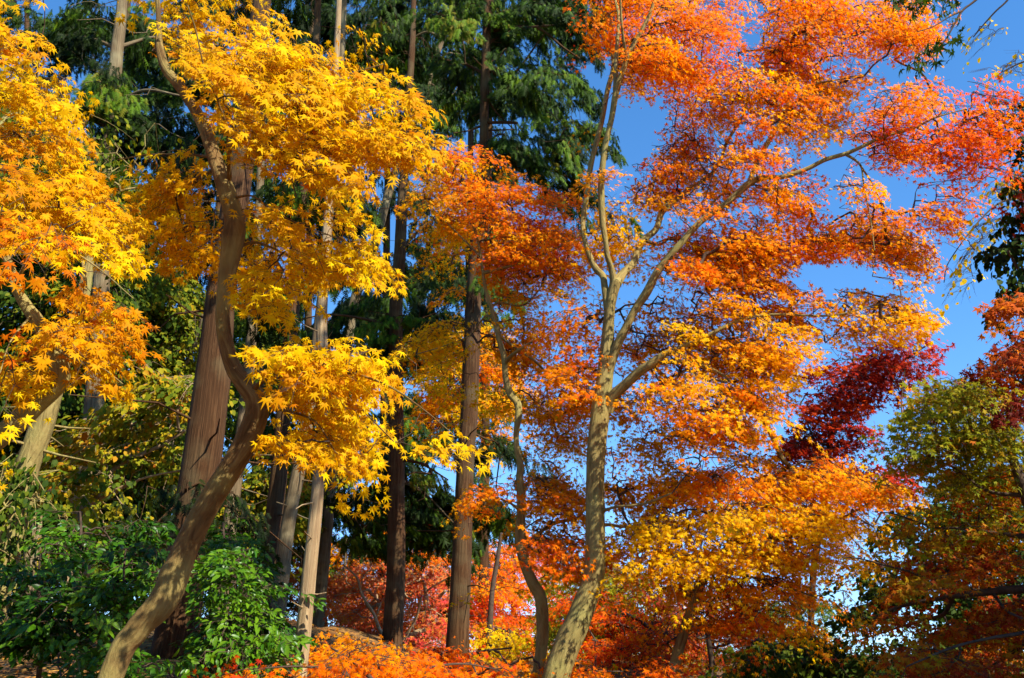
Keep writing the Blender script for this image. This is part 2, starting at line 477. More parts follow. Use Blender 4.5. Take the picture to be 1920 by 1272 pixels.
def tree(name, label, cat="tree", group=None, Y=10.0, trunk=None, limbs=(), bark=None, twig_bark=None, masses=(), leaf='maple5', mat=None,
         size=.055, L=.45, W=.3, nleaf=30, axis_z=-.2, droop=.25, hang=.6, face=.6, tj=.10, seed=1, r_tip=.0022, side_twigs=0, sides=12,
         crown_name="crown", trunk_name="trunk", flare=1.25, start=0.45, wob=.06, rough=.085, petal_jit=.3, cm=1.0, clump=11, pad=.17, tshift=0.0, cloud=(), world_trunk=None, clear=0, stubs=0, stray=.22, gaps=()):
    rng = np.random.default_rng(seed)
    tr = np.array(trunk if trunk is not None else [(0, 0, 1), (0, 0, 1)], float)
    yo = tr[:, 3] if tr.shape[1] > 3 else np.zeros(len(tr))
    if world_trunk is not None:
        P = np.array(world_trunk, float)[:, :3]; rad = np.array(world_trunk, float)[:, 3]
    else:
        P, dep = at(tr[:, 0], tr[:, 1], Y + yo)
        rad = tr[:, 2] * .5 * dep / FPX
    # carry the trunk down to the ground
    p0 = P[0]
    d = unit((P[0] - P[1]) * np.array([.45, .45, 1.0]))
    if d[2] > -.5:
        d = unit(d + np.array([0, 0, -1.0]))
    gap = p0[2] - float(ground_z(p0[0], p0[1]))
    if gap > -0.15:
        k = (gap + .2) / -d[2]
        base = p0 + d * k
        base[2] = min(base[2], float(ground_z(base[0], base[1])) - .12)
        P = np.vstack([base, p0 * .4 + base * .6, P]) if k > .8 else np.vstack([base, P])
        rad = np.concatenate([[rad[0] * flare], [rad[0] * (1 + (flare - 1) * .25)], rad]) if k > .8 else np.concatenate([[rad[0] * flare], rad])
    base = P[0].copy(); base[2] = float(ground_z(base[0], base[1]))
    root = bpy.data.objects.new(name, None)
    root.empty_display_size = .3
    COL.objects.link(root)
    root.location = base
    tag(root, label, cat, group)
    S = catmull(np.column_stack([P, rad]), 14)
    V, F, C, bk = tube(S[:, :3], np.maximum(S[:, 3], .002), int(sides * 1.5), rng, rough, 1.0 if leaf != 'frond' else .45)
    mesh_obj(trunk_name, V, [F, C], bark, root, {"bark": ('FLOAT_VECTOR', bk)}, True, base)
    nodes = [S[int(len(S) * start):, :3]]
    for lb in limbs:
        pts, y0, y1 = lb
        lp = np.array(pts, float)
        t = np.linspace(0, 1, len(lp))
        Q, dq = at(lp[:, 0], lp[:, 1], Y + y0 + (y1 - y0) * t)
        rq = lp[:, 2] * .5 * dq / FPX
        rq[0] *= 1.3                                   # collar at the fork
        S2 = catmull(np.column_stack([Q, rq]), 6)
        V, F, C, bk = tube(S2[:, :3], np.maximum(S2[:, 3], .002), 10 if lp[0, 2] > 8 else 6, rng, rough)
        mesh_obj("limb", V, [F, C], bark, root, {"bark": ('FLOAT_VECTOR', bk)}, True, base)
        nodes.append(S2[len(S2) // 3:, :3])
    nodes = np.vstack(nodes)
    # sprays of leaves
    clear_lines = []
    if clear:
        clear_lines = [[tuple(r[:3]) for r in tr]] + [lb[0] for lb in limbs if lb[0][0][2] >= 11]
    cen, tn, sz, axs = [], [], [], []
    for ms in masses:
        poly, cover, tone = ms[0], ms[1], ms[2]
        y0, y1 = ms[3] if len(ms) > 3 else (-.8, .8)
        s = size * (ms[4] if len(ms) > 4 else 1)
        pm = np.mean(np.asarray(poly, float), 0)
        _, dm = at(pm[0], pm[1], Y + (y0 + y1) / 2)
        spx = s * FPX / float(dm)
        n = max(3, int(1.3 * cm * cover * area(poly) / (.22 * spx * spx) / nleaf))
        nc = max(1, int(n / clump))
        xc, yc = sample_poly(rng, poly, nc)
        yy = rng.uniform(y0, y1, nc)
        ck, _ = at(xc, yc, Y + yy)
        zi = np.array([int(np.argmin(np.abs(S[:, 2] - c[2]))) for c in ck])
        ok = ck - S[zi, :3]; ok[:, 2] = 0
        ok = unit(unit(ok) + np.array([.15, -.45, 0]) + rng.normal(0, .45, (nc, 3)) * np.array([1, 1, 0]))
        tk = np.stack([-ok[:, 1], ok[:, 0], np.zeros(nc)], -1)
        sl = np.clip(-axis_z + .12 + rng.normal(0, .16, nc), -.2, 1.1)       # every layer slopes down outwards
        sc = rng.lognormal(0, .3, nc)
        k = rng.integers(0, nc, n)
        a_ = rng.normal(0, pad, n) * sc[k] * 1.15; b_ = rng.normal(0, pad, n) * sc[k]
        c = ck[k] + ok[k] * a_[:, None] + tk[k] * b_[:, None]
        c[:, 2] += -sl[k] * a_ - .25 * (a_ * a_ + b_ * b_) / pad + rng.normal(0, pad * .13, n)
        axp = ok[k] * 1.0 + tk[k] * (b_ / pad * .45 + rng.normal(0, .3, n))[:, None]
        axp[:, 2] = -sl[k] - .25 * a_ / pad + rng.normal(0, .1, n)
        # crowns keep their outline: few sprays stray past it, fewer into the open gaps or over the big limbs
        px, py, dz = project(c + unit(axp) * (L * .15))
        keep = inside(poly, px, py) | (rng.random(n) < stray)
        for gp in gaps:
            keep &= ~inside(gp, px, py) | (rng.random(n) < .05)
        for pl in clear_lines:
            for (xa, ya, wa), (xb, yb, wb) in zip(pl[:-1], pl[1:]):
                dx, dy = xb - xa, yb - ya
                t = np.clip(((px - xa) * dx + (py - ya) * dy) / (dx * dx + dy * dy + 1e-9), 0, 1)
                near = np.hypot(px - xa - t * dx, py - ya - t * dy) < max(wa, wb) * .5 + clear
                keep &= ~(near & (c[:, 1] < Y + .15)) | (rng.random(n) < .22)
        if keep.sum() < 2:
            keep[:] = True
        n = int(keep.sum())
        c = c[keep]; axp = axp[keep]; k = k[keep]
        cen.append(c); axs.append(unit(axp))
        tn.append(np.clip(tone + tshift + rng.normal(0, tj, nc)[k] + rng.normal(0, tj * .5, len(k)), 0, 1)); sz.append(np.full(n, s))
    for c0, r0, n, tone in cloud:                     # crowns given as real-world ellipsoids
        d = unit(rng.normal(0, 1, (n, 3))) * rng.random(n)[:, None] ** .4
        cen.append(np.array(c0) + d * np.array(r0)); tn.append(np.full(n, tone)); sz.append(np.full(n, size))
        v_ = d * np.array([1, 1, .2]) + np.array([0, 0, axis_z]); axs.append(unit(v_))
    if not cen:
        return root
    cen = np.vstack(cen); tn = np.concatenate(tn); sz = np.concatenate(sz)
    n = len(cen)
    ax = np.vstack(axs)
    lat = unit(np.cross(np.tile([0, 0, 1.0], (n, 1)) + rng.normal(0, .22, (n, 3)), ax))
    nm = np.cross(ax, lat)
    Ls = L * rng.uniform(.65, 1.25, n)
    st = cen - ax * Ls[:, None] * .5
    p0, r0, p1, r1 = grow(rng, nodes, st, r_tip, wob)
    segP0, segR0, segP1, segR1 = [p0], [r0], [p1], [r1]
    prev, pr = st, np.full(n, r_tip)
    for t in (.35, .7, 1.0):
        q = st + ax * (Ls * t)[:, None] - nm * (droop * t * t * Ls)[:, None]
        rr = np.full(n, r_tip * (1 - .75 * t))
        segP0.append(prev); segR0.append(pr); segP1.append(q); segR1.append(rr)
        prev, pr = q, rr
    for k in range(side_twigs):
        t = rng.uniform(.1, .7, n); s = np.where(rng.random(n) < .5, -1, 1)
        a = st + ax * (Ls * t)[:, None] - nm * (droop * t * t * Ls)[:, None]
        b = a + ax * (Ls * .28)[:, None] + lat * (s * W * rng.uniform(.4, .9, n))[:, None] - nm * (droop * .35 * Ls)[:, None]
        segP0.append(a); segR0.append(np.full(n, r_tip * .7)); segP1.append(b); segR1.append(np.full(n, r_tip * .3))
    if stubs:                                          # broken dead branch ends along the bole
        q = rng.integers(len(S) // 6, int(len(S) * .95), stubs)
        th = rng.uniform(0, 6.28, stubs); ln = rng.uniform(2.0, 7.0, stubs) * S[q, 3]; sr = np.minimum(S[q, 3] * .16, .02)
        dv = np.stack([np.cos(th), np.sin(th), rng.uniform(-.35, .3, stubs)], -1)
        mid = S[q, :3] + dv * (ln * .55)[:, None]; end = mid + (dv + rng.normal(0, .25, (stubs, 3))) * (ln * .5)[:, None]
        segP0 += [S[q, :3], mid]; segR0 += [sr, sr * .7]; segP1 += [mid, end]; segR1 += [sr * .7, sr * .35]
    V, F, bk = segments(np.vstack(segP0), np.concatenate(segR0), np.vstack(segP1), np.concatenate(segR1), 4)
    tag(mesh_obj("twigs", V, [F], twig_bark or bark, root, {"bark": ('FLOAT_VECTOR', bk)}, True, base), kind="stuff")
    # leaves
    m = n * nleaf
    si = np.repeat(np.arange(n), nleaf)
    t = rng.random(m) ** .8
    side = np.where(rng.random(m) < .5, -1.0, 1.0)
    v = side * W * (.25 + .75 * np.sin(math.pi * np.clip(t, 0, 1) ** .7)) * rng.random(m) ** .6
    l = Ls[si]
    pos = st[si] + ax[si] * (t * l)[:, None] + lat[si] * v[:, None] \
        + nm[si] * (-droop * (t * t + .5 * (v / W) ** 2) * l + rng.normal(0, .05, m) * l)[:, None]
    b = ax[si] * .6 + lat[si] * (side * .6 * rng.random(m))[:, None] + np.array([0, 0, -hang]) + rng.normal(0, .27, (m, 3))
    nr = nm[si] * .6 + (TO_SUN * .6 + np.array([0, -.4, .15])) * face + rng.normal(0, .38, (m, 3)) + rng.normal(0, .26, (n, 3))[si]
    s = sz[si] * rng.lognormal(-.03, petal_jit, m)
    s = np.clip(s, sz[si] * .5, sz[si] * 1.6)
    tone = np.clip(tn[si] + rng.normal(0, tj, m), 0.001, .999)
    parts = []
    place_leaves(rng, leaf, pos, b, nr, s, tone, parts)
    leaf_mesh(crown_name, parts, mat, root, base)
    return root


# ------------------------------------------------------------------ ground
def build_ground():
    u = np.concatenate([-np.geomspace(900, 14, 26), np.linspace(-13.5, 13.5, 110), np.geomspace(14, 900, 26)])
    w = np.concatenate([np.linspace(-30, 0, 16), np.linspace(.4, 34, 110), np.geomspace(35, 1500, 34)])
    X, Yg = np.meshgrid(u, w)
    Z = ground_z(X, Yg)
    V = np.stack([X, Yg, Z], -1).reshape(-1, 3)
    nx = len(u)
    i = np.arange(len(w) - 1)[:, None] * nx + np.arange(nx - 1)[None]
    F = np.stack([i, i + 1, i + nx + 1, i + nx], -1).reshape(-1, 4)
    m, nt, out = nodes_of("forest_floor")
    N, Lk = nt.nodes, nt.links
    tc = N.new("ShaderNodeTexCoord")
    vo = N.new("ShaderNodeTexVoronoi"); vo.inputs["Scale"].default_value = 14
    Lk.new(tc.outputs["Object"], vo.inputs["Vector"])
    sp = N.new("ShaderNodeSeparateColor"); Lk.new(vo.outputs["Color"], sp.inputs[0])
    r1 = ramp(nt, [(0, (.06, .035, .02)), (.45, (.16, .08, .03)), (.75, (.30, .13, .03)), (1, (.40, .22, .05))])
    Lk.new(sp.outputs[0], r1.inputs[0])
    nz = N.new("ShaderNodeTexNoise"); nz.inputs["Scale"].default_value = .6; nz.inputs["Detail"].default_value = 6
    Lk.new(tc.outputs["Object"], nz.inputs["Vector"])
    mx = N.new("ShaderNodeMixRGB"); mx.inputs[2].default_value = (.05, .04, .02, 1)
    r2 = ramp(nt, [(.42, (0, 0, 0)), (.62, (.8, .8, .8))])
    Lk.new(nz.outputs["Fac"], r2.inputs[0]); Lk.new(r2.outputs[0], mx.inputs[0]); Lk.new(r1.outputs[0], mx.inputs[1])
    pb = N.new("ShaderNodeBsdfPrincipled"); pb.inputs["Roughness"].default_value = .9; pb.inputs["Specular IOR Level"].default_value = .1
    Lk.new(mx.outputs[0], pb.inputs["Base Color"])
    bp = N.new("ShaderNodeBump"); bp.inputs["Strength"].default_value = .7; bp.inputs["Distance"].default_value = .04
    Lk.new(vo.outputs["Distance"], bp.inputs["Height"]); Lk.new(bp.outputs[0], pb.inputs["Normal"])
    Lk.new(pb.outputs[0], out.inputs["Surface"])
    tag(mesh_obj("ground", V, [F], m), kind="structure")
    # loose fallen leaves on the bank and slope
    g = np.random.default_rng(5)
    n = 16000
    x = g.uniform(-9, 4, n); y = g.uniform(4, 20, n)
    pos = np.stack([x, y, ground_z(x, y) + g.uniform(.004, .035, n)], -1)
    parts = []
    place_leaves(g, 'maple5', pos, np.stack([g.normal(0, 1, n), g.normal(0, 1, n), g.normal(0, .25, n)], -1),
                 np.stack([g.normal(0, .3, n), g.normal(0, .3, n), np.ones(n)], -1), g.uniform(.05, .09, n), g.uniform(0, 1, n), parts)
    o = leaf_mesh("fallen_leaves", parts, LIT, None, np.zeros(3))
    tag(o, "orange and brown fallen leaves strewn over the sloping forest floor", "leaves", None, "stuff")


build_ground()

# ================================================================== FOREGROUND TREES
# the curving yellow maple
tree("yellow_maple", "yellow-leaved maple with a curved forked trunk crossing in front of the thick cedar", Y=4.5, bark=BARK_BROWN, twig_bark=BARK_TWIG, mat=YEL,
     leaf='maple7', size=.055, stray=.04, L=.32, W=.17, nleaf=24, cm=2.0, clear=24, clump=8, pad=.115, gaps=[[(425, 640), (455, 660), (500, 725), (500, 790), (440, 790), (405, 680)], [(694, 300), (800, 290), (790, 480), (705, 455)], [(640, 540), (720, 520), (700, 630), (640, 630)], [(300, 540), (432, 540), (452, 690), (445, 730), (300, 730)], [(200, 860), (380, 780), (455, 760), (500, 770), (500, 900), (330, 1200), (150, 1200)]], seed=11, side_twigs=3, r_tip=.0018, hang=.75, droop=.22, axis_z=-.28, tshift=-.04, tj=.09, sides=16, start=.3,
     trunk=[(207, 1272, 46), (258, 1181, 46), (309, 1122, 54), (350, 1021, 45), (393, 941, 43), (447, 858, 42), (478, 791, 43), (480, 752, 40), (457, 720, 33),
            (437, 691, 30), (422, 641, 28), (417, 597, 27), (420, 557, 28), (428, 507, 34), (437, 457, 41), (441, 424, 41), (436, 395, 37), (421, 350, 32), (404, 300, 27),
            (383, 240, 22), (357, 190, 20), (333, 157, 19), (310, 127, 17), (299, 87, 14), (298, 50, 10), (296, 0, 8), (290, -60, 6)],
     limbs=[([(430, 345, 9), (429, 310, 8), (428, 283, 6), (425, 240, 5), (412, 200, 4), (398, 160, 4), (383, 127, 3), (367, 57, 3), (352, 10, 2)], 0, -.7),
            ([(428, 290, 6), (440, 268, 6), (467, 260, 5), (520, 247, 5), (545, 232, 4), (610, 225, 3), (690, 232, 2)], 0, -.5),
            ([(433, 272, 5), (463, 230, 4), (500, 197, 4), (567, 167, 3), (650, 140, 2), (720, 120, 2)], 0, .5),
            ([(435, 372, 5), (473, 368, 4), (507, 393, 4), (560, 420, 3), (640, 450, 2), (700, 480, 2)], 0, -.6),
            ([(397, 322, 5), (370, 333, 4), (353, 355, 3), (300, 360, 2), (250, 300, 2)], 0, .4),
            ([(470, 735, 9), (500, 712, 7), (567, 704, 6), (640, 697, 5), (720, 720, 4), (790, 765, 3), (850, 815, 2)], 0, -.7),
            ([(567, 704, 5), (600, 720, 4), (650, 740, 3), (700, 790, 3), (740, 830, 2)], -.15, .3),
            ([(484, 770, 6), (530, 770, 5), (590, 790, 4), (630, 850, 2)], 0, -.4),
            ([(436, 470, 6), (480, 455, 5), (540, 480, 4), (600, 520, 3)], 0, .4),
            ([(400, 295, 6), (350, 290, 4), (280, 290, 3), (220, 300, 2)], 0, .5)],
     masses=[([(235, -30), (520, -30), (580, 40), (540, 70), (560, 100), (640, 120), (650, 60), (700, 90), (760, 100), (750, 150), (800, 170), (790, 230), (840, 240), (830, 270),
               (750, 280), (700, 300), (690, 360), (650, 330), (560, 200), (480, 150), (300, 100), (260, 60)], 2.3, .29, (-.9, .9)),
             ([(320, 60), (480, 130), (600, 200), (680, 330), (700, 430), (690, 470), (740, 500), (740, 530), (660, 500), (640, 530), (590, 540), (560, 510), (520, 540), (470, 560), (420, 520),
               (450, 420), (440, 330), (460, 280), (420, 200)], 2.3, .29, (-.9, .9)),
             ([(210, 270), (310, 270), (370, 330), (410, 420), (370, 490), (330, 500), (290, 430), (240, 350)], 2.4, .34, (0, .9)),
             ([(445, 650), (500, 625), (560, 632), (640, 640), (720, 655), (800, 700), (838, 738), (790, 745), (700, 715), (600, 690), (500, 690)], 2.5, .24, (-.8, .6)),
             ([(470, 690), (560, 690), (660, 705), (760, 750), (850, 795), (905, 850), (840, 850), (740, 810), (640, 780), (540, 750)], 2.5, .22, (-.7, .8)),
             ([(520, 745), (620, 775), (720, 815), (770, 845), (700, 865), (620, 850), (550, 800)], 2.3, .24, (-.6, .8)),
             ([(490, 540), (560, 550), (590, 600), (560, 610), (510, 580)], 1.5, .22, (-.6, .2)),
             ([(510, 790), (590, 760), (690, 850), (680, 900), (620, 880), (580, 880), (530, 850)], 1.8, .24, (-.5, .5))])

# the left maple, yellow with red-orange sprays
tree("leaning_maple", "maple with a limb rising from the frame edge, yellow foliage mixed with red-orange sprays", Y=3.9, bark=BARK_MAPLE, twig_bark=BARK_TWIG, mat=YEL,
     leaf='maple7', size=.055, stray=.03, L=.32, W=.17, nleaf=24, cm=2.3, clear=0, clump=8, pad=.115, gaps=[[(235, 740), (600, 700), (600, 1250), (120, 1250), (120, 860)]], seed=12, side_twigs=3, r_tip=.0017, hang=.75, droop=.25, axis_z=-.3, tshift=-.04, tj=.09, sides=14, start=.35,
     trunk=[(-110, 880, 52), (-40, 845, 44), (17, 805, 38), (67, 757, 37), (108, 717, 36), (112, 690, 30), (98, 655, 27), (73, 607, 24), (50, 575, 21), (30, 540, 18), (18, 500, 16), (2, 464, 13),
            (-20, 400, 10), (-30, 300, 8)],
     limbs=[([(108, 690, 14), (125, 640, 11), (148, 590, 9), (160, 540, 7), (150, 470, 5), (120, 380, 3)], 0, .5),
            ([(30, 540, 7), (60, 470, 5), (110, 460, 4), (180, 500, 3), (250, 560, 2)], 0, -.5),
            ([(5, 470, 6), (50, 400, 4), (110, 390, 3), (180, 420, 2)], 0, .3),
            ([(90, 640, 5), (130, 670, 4), (190, 690, 3), (230, 720, 2)], 0, -.4),
            ([(-25, 350, 6), (20, 250, 4), (70, 180, 3), (120, 190, 2)], 0, .5),
            ([(60, 590, 4), (20, 640, 3), (0, 700, 2)], 0, -.6)],
     masses=[([(-40, -40), (30, -30), (50, 30), (60, 70), (20, 90), (40, 130), (-40, 160)], 1.9, .30, (-.4, .9)),
             ([(-40, 130), (50, 110), (110, 150), (170, 200), (175, 240), (120, 230), (60, 200), (-40, 190)], 2.0, .25, (-.4, .8)),
             ([(-40, 190), (100, 220), (170, 240), (150, 270), (90, 260), (-40, 240)], 1.4, .45, (0, .9)),
             ([(-40, 240), (60, 240), (130, 260), (200, 300), (240, 360), (270, 440), (275, 480), (210, 430), (120, 350), (40, 320), (-40, 320)], 2.0, .36, (-.3, .9)),
             ([(-40, 330), (60, 320), (150, 370), (220, 430), (270, 490), (200, 480), (150, 460), (60, 440), (-40, 430)], 2.6, .18, (-.6, .6)),
             ([(-40, 280), (40, 290), (80, 330), (40, 400), (-40, 420)], 1.0, .55, (-.7, -.1)),
             ([(-40, 420), (60, 420), (130, 470), (200, 530), (260, 600), (240, 660), (160, 600), (90, 520), (-40, 520)], 1.0, .62, (-.7, .3)),
             ([(-40, 540), (20, 560), (60, 600), (100, 640), (80, 680), (20, 640), (-40, 640)], 1.1, .68, (-.6, .2)),
             ([(140, 470), (230, 520), (290, 590), (280, 630), (220, 650), (170, 580)], 1.2, .5, (-.3, .6)),
             ([(60, 560), (160, 600), (220, 660), (230, 740), (190, 720), (130, 650)], 1.6, .5, (-.5, .4)),
             ([(100, 620), (190, 650), (240, 700), (220, 740), (150, 700)], 1.5, .30, (-.5, .4)),
             ([(-40, 640), (60, 680), (80, 720), (40, 730), (30, 800), (0, 840), (-40, 880)], 2.5, .08, (-.8, .0))])

# the big orange maple
tree("orange_maple", "tall orange maple whose forked pale trunk spreads limbs against the blue sky", Y=9.0, bark=BARK_MAPLE, twig_bark=BARK_TWIG, mat=ORG,
     leaf='maple5', size=.057, L=.42, W=.25, nleaf=30, cm=2.5, tshift=-0.17, clear=12, pad=.17, gaps=SKY_GAPS + [RED_PATCH], seed=21, r_tip=.003, hang=.6, droop=.28, axis_z=-.15, tj=.10, sides=18, start=.7, side_twigs=1,
     trunk=[(1040, 1275, 52), (1060, 1215, 48), (1080, 1172, 46), (1099, 1125, 42), (1113, 1088, 38), (1118, 1045, 37), (1117, 981, 34.5), (1116, 915, 33), (1117, 848, 33), (1122, 800, 34),
            (1128, 752, 33), (1134, 707, 31), (1138, 672, 30), (1140, 624, 23), (1142, 591, 21), (1147, 557, 20), (1154, 530, 23)],
     limbs=[([(1136, 700, 22), (1147, 674, 20), (1160, 641, 18), (1176, 611, 15.5), (1192, 580, 15), (1213, 547, 16), (1230, 514, 14), (1253, 484, 14), (1273, 461, 13), (1313, 417, 12), (1363, 380, 12),
              (1407, 343, 13), (1437, 333, 10), (1467, 332, 9), (1513, 317, 8), (1547, 300, 8), (1587, 288, 8), (1613, 277, 7), (1657, 257, 6), (1713, 240, 5), (1757, 220, 3), (1810, 205, 2)], 0, -1.0),
            ([(1405, 345, 9), (1417, 310, 8), (1440, 267, 9), (1463, 230, 8), (1478, 203, 8), (1478, 173, 6), (1480, 140, 5), (1484, 90, 4), (1490, 30, 3)], -.5, .2),
            ([(1478, 203, 5), (1507, 180, 4), (1533, 157, 4), (1560, 152, 3), (1620, 140, 2)], -.1, -.6),
            ([(1533, 157, 3), (1528, 130, 2.5), (1510, 77, 2), (1505, 40, 2)], -.3, .3),
            ([(1585, 289, 5), (1613, 310, 4), (1620, 350, 3), (1633, 417, 2), (1640, 470, 2)], -.75, -1.2),
            ([(1613, 310, 3), (1640, 353, 2.5), (1657, 397, 2)], -.9, -.4),
            ([(1630, 267, 4), (1690, 243, 3), (1717, 220, 2), (1760, 180, 2)], -.8, 0),
            ([(1657, 257, 3), (1660, 217, 2.5), (1693, 173, 2)], -.85, -1.3),
            ([(1313, 415, 4), (1350, 367, 4), (1390, 370, 3), (1447, 377, 3), (1520, 390, 2)], -.3, .5),
            ([(1154, 532, 18), (1170, 512, 15), (1187, 494, 14), (1195, 472, 13), (1209, 449, 13), (1230, 430, 12), (1240, 400, 12), (1260, 380, 11), (1300, 350, 8), (1330, 330, 7), (1353, 297, 6),
              (1363, 267, 6), (1393, 217, 5), (1402, 183, 4), (1400, 150, 3), (1380, 90, 2)], 0, 1.3),
            ([(1330, 330, 4), (1310, 300, 3), (1300, 240, 3), (1290, 170, 2), (1270, 100, 2)], .8, 1.4),
            ([(1212, 452, 6), (1237, 459, 6), (1257, 447, 6), (1290, 454, 5), (1320, 471, 5), (1340, 481, 4), (1353, 511, 4), (1378, 513, 2.5), (1440, 520, 2)], .2, 1.2),
            ([(1141, 580, 13), (1134, 540, 13), (1130, 518, 12.5), (1116, 502, 12), (1101, 467, 11), (1093, 424, 10), (1100, 367, 10), (1110, 300, 10), (1127, 233, 10), (1140, 167, 9), (1150, 127, 9), (1148, 83, 8),
              (1140, 0, 7), (1135, -60, 5)], 0, .7),
            ([(1151, 530, 13), (1147, 505, 12), (1139, 480, 11), (1136, 457, 10), (1130, 420, 11), (1128, 380, 12), (1128, 333, 12), (1135, 273, 11), (1147, 220, 11), (1157, 167, 12), (1170, 127, 10), (1178, 103, 10),
              (1200, 63, 8), (1217, 30, 7), (1227, 0, 6), (1240, -50, 4)], 0, -.6),
            ([(1154, 170, 8), (1155, 130, 8), (1156, 100, 8), (1160, 33, 6), (1154, 0, 5), (1150, -50, 4)], -.35, .2),
            ([(1175, 108, 6), (1168, 67, 5), (1163, 0, 4), (1165, -40, 3)], -.45, -.9),
            ([(1138, 770, 20), (1150, 743, 22), (1173, 721, 20), (1198, 698, 20), (1220, 684, 18), (1247, 664, 13), (1280, 651, 10), (1330, 628, 8), (1390, 600, 6), (1450, 590, 5), (1560, 592, 4), (1630, 575, 3), (1690, 560, 2)], 0, -.9),
            ([(1225, 682, 9), (1260, 679, 8), (1303, 682, 7), (1350, 700, 5), (1400, 740, 3), (1450, 770, 2)], -.1, -.8),
            ([(1220, 684, 7), (1260, 720, 5), (1300, 780, 4), (1330, 830, 2)], -.1, .6),
            ([(1125, 960, 6), (1140, 955, 6), (1160, 950, 5), (1207, 945, 5), (1260, 925, 3)], 0, -.5),
            ([(1125, 985, 7), (1145, 984, 6), (1165, 988, 6), (1203, 986, 6), (1250, 990, 3)], 0, .5)],
     masses=[([(1090, -30), (1410, -30), (1405, 25), (1375, 75), (1325, 90), (1320, 150), (1290, 180), (1260, 195), (1235, 140), (1190, 160), (1165, 100), (1105, 70)], 1.9, .60, (-.6, 1.2)),
             ([(1160, 110), (1230, 130), (1240, 160), (1190, 180), (1165, 170)], 1.4, .4, (-.4, .4)),
             ([(1440, -30), (1600, -30), (1620, 60), (1560, 90), (1550, 130), (1500, 140), (1450, 150), (1400, 150), (1345, 150), (1335, 115), (1400, 95), (1445, 80)], 2.1, .64, (-.5, 1.0)),
             ([(1600, -30), (1720, -30), (1770, 50), (1755, 105), (1710, 100), (1650, 75), (1620, 110), (1640, 135), (1600, 170), (1560, 160), (1560, 90), (1620, 60)], 1.6, .58, (-.9, .3)),
             ([(1250, 130), (1330, 110), (1400, 150), (1410, 200), (1390, 250), (1330, 260), (1360, 300), (1330, 340), (1290, 350), (1215, 390), (1200, 330), (1245, 280), (1280, 200)], 1.7, .62, (.2, 1.6)),
             ([(1345, 110), (1480, 130), (1560, 150), (1630, 110), (1650, 130), (1610, 165), (1590, 190), (1590, 230), (1570, 250), (1540, 270), (1500, 240), (1460, 260), (1420, 210), (1360, 170)], 1.8, .50, (-.7, .8)),
             ([(1340, 270), (1420, 220), (1480, 240), (1470, 280), (1540, 330), (1540, 400), (1480, 420), (1430, 380), (1380, 380), (1330, 400), (1300, 395), (1320, 340)], 1.5, .58, (-.8, .9)),
             ([(1620, 150), (1640, 130), (1720, 150), (1770, 140), (1790, 190), (1740, 230), (1760, 290), (1740, 325), (1690, 310), (1640, 270), (1615, 250), (1610, 200)], 1.6, .66, (-1.3, -.1)),
             ([(1780, 190), (1830, 140), (1890, 160), (1915, 210), (1890, 250), (1850, 310), (1810, 310), (1770, 290), (1740, 250)], 1.7, .90, (-1.4, -.4)),
             ([(1600, 310), (1650, 320), (1680, 380), (1680, 430), (1640, 440), (1605, 400), (1590, 350)], 1.4, .45, (-1.2, -.5)),
             ([(1740, 360), (1790, 320), (1850, 325), (1845, 345), (1800, 380), (1810, 410), (1765, 430)], 1.4, .66, (-1.3, -.5)),
             ([(1200, 425), (1330, 400), (1430, 400), (1530, 420), (1600, 400), (1720, 415), (1745, 500), (1735, 545), (1700, 520), (1660, 475), (1590, 470), (1560, 485), (1480, 465), (1500, 510), (1420, 530), (1300, 500), (1220, 500)], 1.7, .58, (-.6, 1.2)),
             ([(1300, 430), (1470, 430), (1500, 510), (1550, 560), (1525, 630), (1500, 690), (1480, 750), (1450, 785), (1400, 825), (1320, 850), (1260, 800), (1190, 740), (1200, 680), (1270, 620), (1320, 560), (1300, 500)], 2.0, .44, (-.9, .9)),
             ([(1380, 560), (1540, 560), (1490, 710), (1450, 780), (1400, 800), (1400, 680)], 1.0, .30, (-.9, -.1)),
             ([(1550, 570), (1610, 535), (1680, 515), (1740, 545), (1745, 600), (1700, 625), (1640, 612), (1590, 632), (1540, 630)], 1.9, .36, (-.9, .4)),
             ([(1180, 560), (1280, 540), (1300, 600), (1240, 650), (1190, 680), (1165, 700), (1180, 620)], 1.6, .5, (.4, 1.3)),
             ([(1010, 600), (1110, 570), (1135, 600), (1130, 680), (1120, 750), (1090, 780), (1030, 740), (1010, 650)], 1.6, .62, (-.3, 1.0)),
             ([(1160, 710), (1260, 760), (1300, 850), (1290, 900), (1200, 890), (1145, 870), (1150, 780)], .8, .36, (.2, 1.6)),
             ([(1140, 830), (1300, 840), (1300, 900), (1230, 940), (1140, 950)], .7, .38, (.2, 1.6)),
             ([(1290, 830), (1480, 790), (1470, 860), (1400, 880), (1300, 890)], .75, .34, (.2, 1.6)),
             ([(1095, 390), (1170, 400), (1195, 440), (1180, 500), (1150, 520), (1110, 500), (1095, 450)], 1.6, .28, (.3, 1.0)),
             ([(1100, 290), (1150, 285), (1155, 310), (1115, 330)], 1.2, .45, (-.3, .3)),
             ([(1640, 600), (1730, 600), (1740, 650), (1700, 655)], .8, .4, (-.9, -.3))])

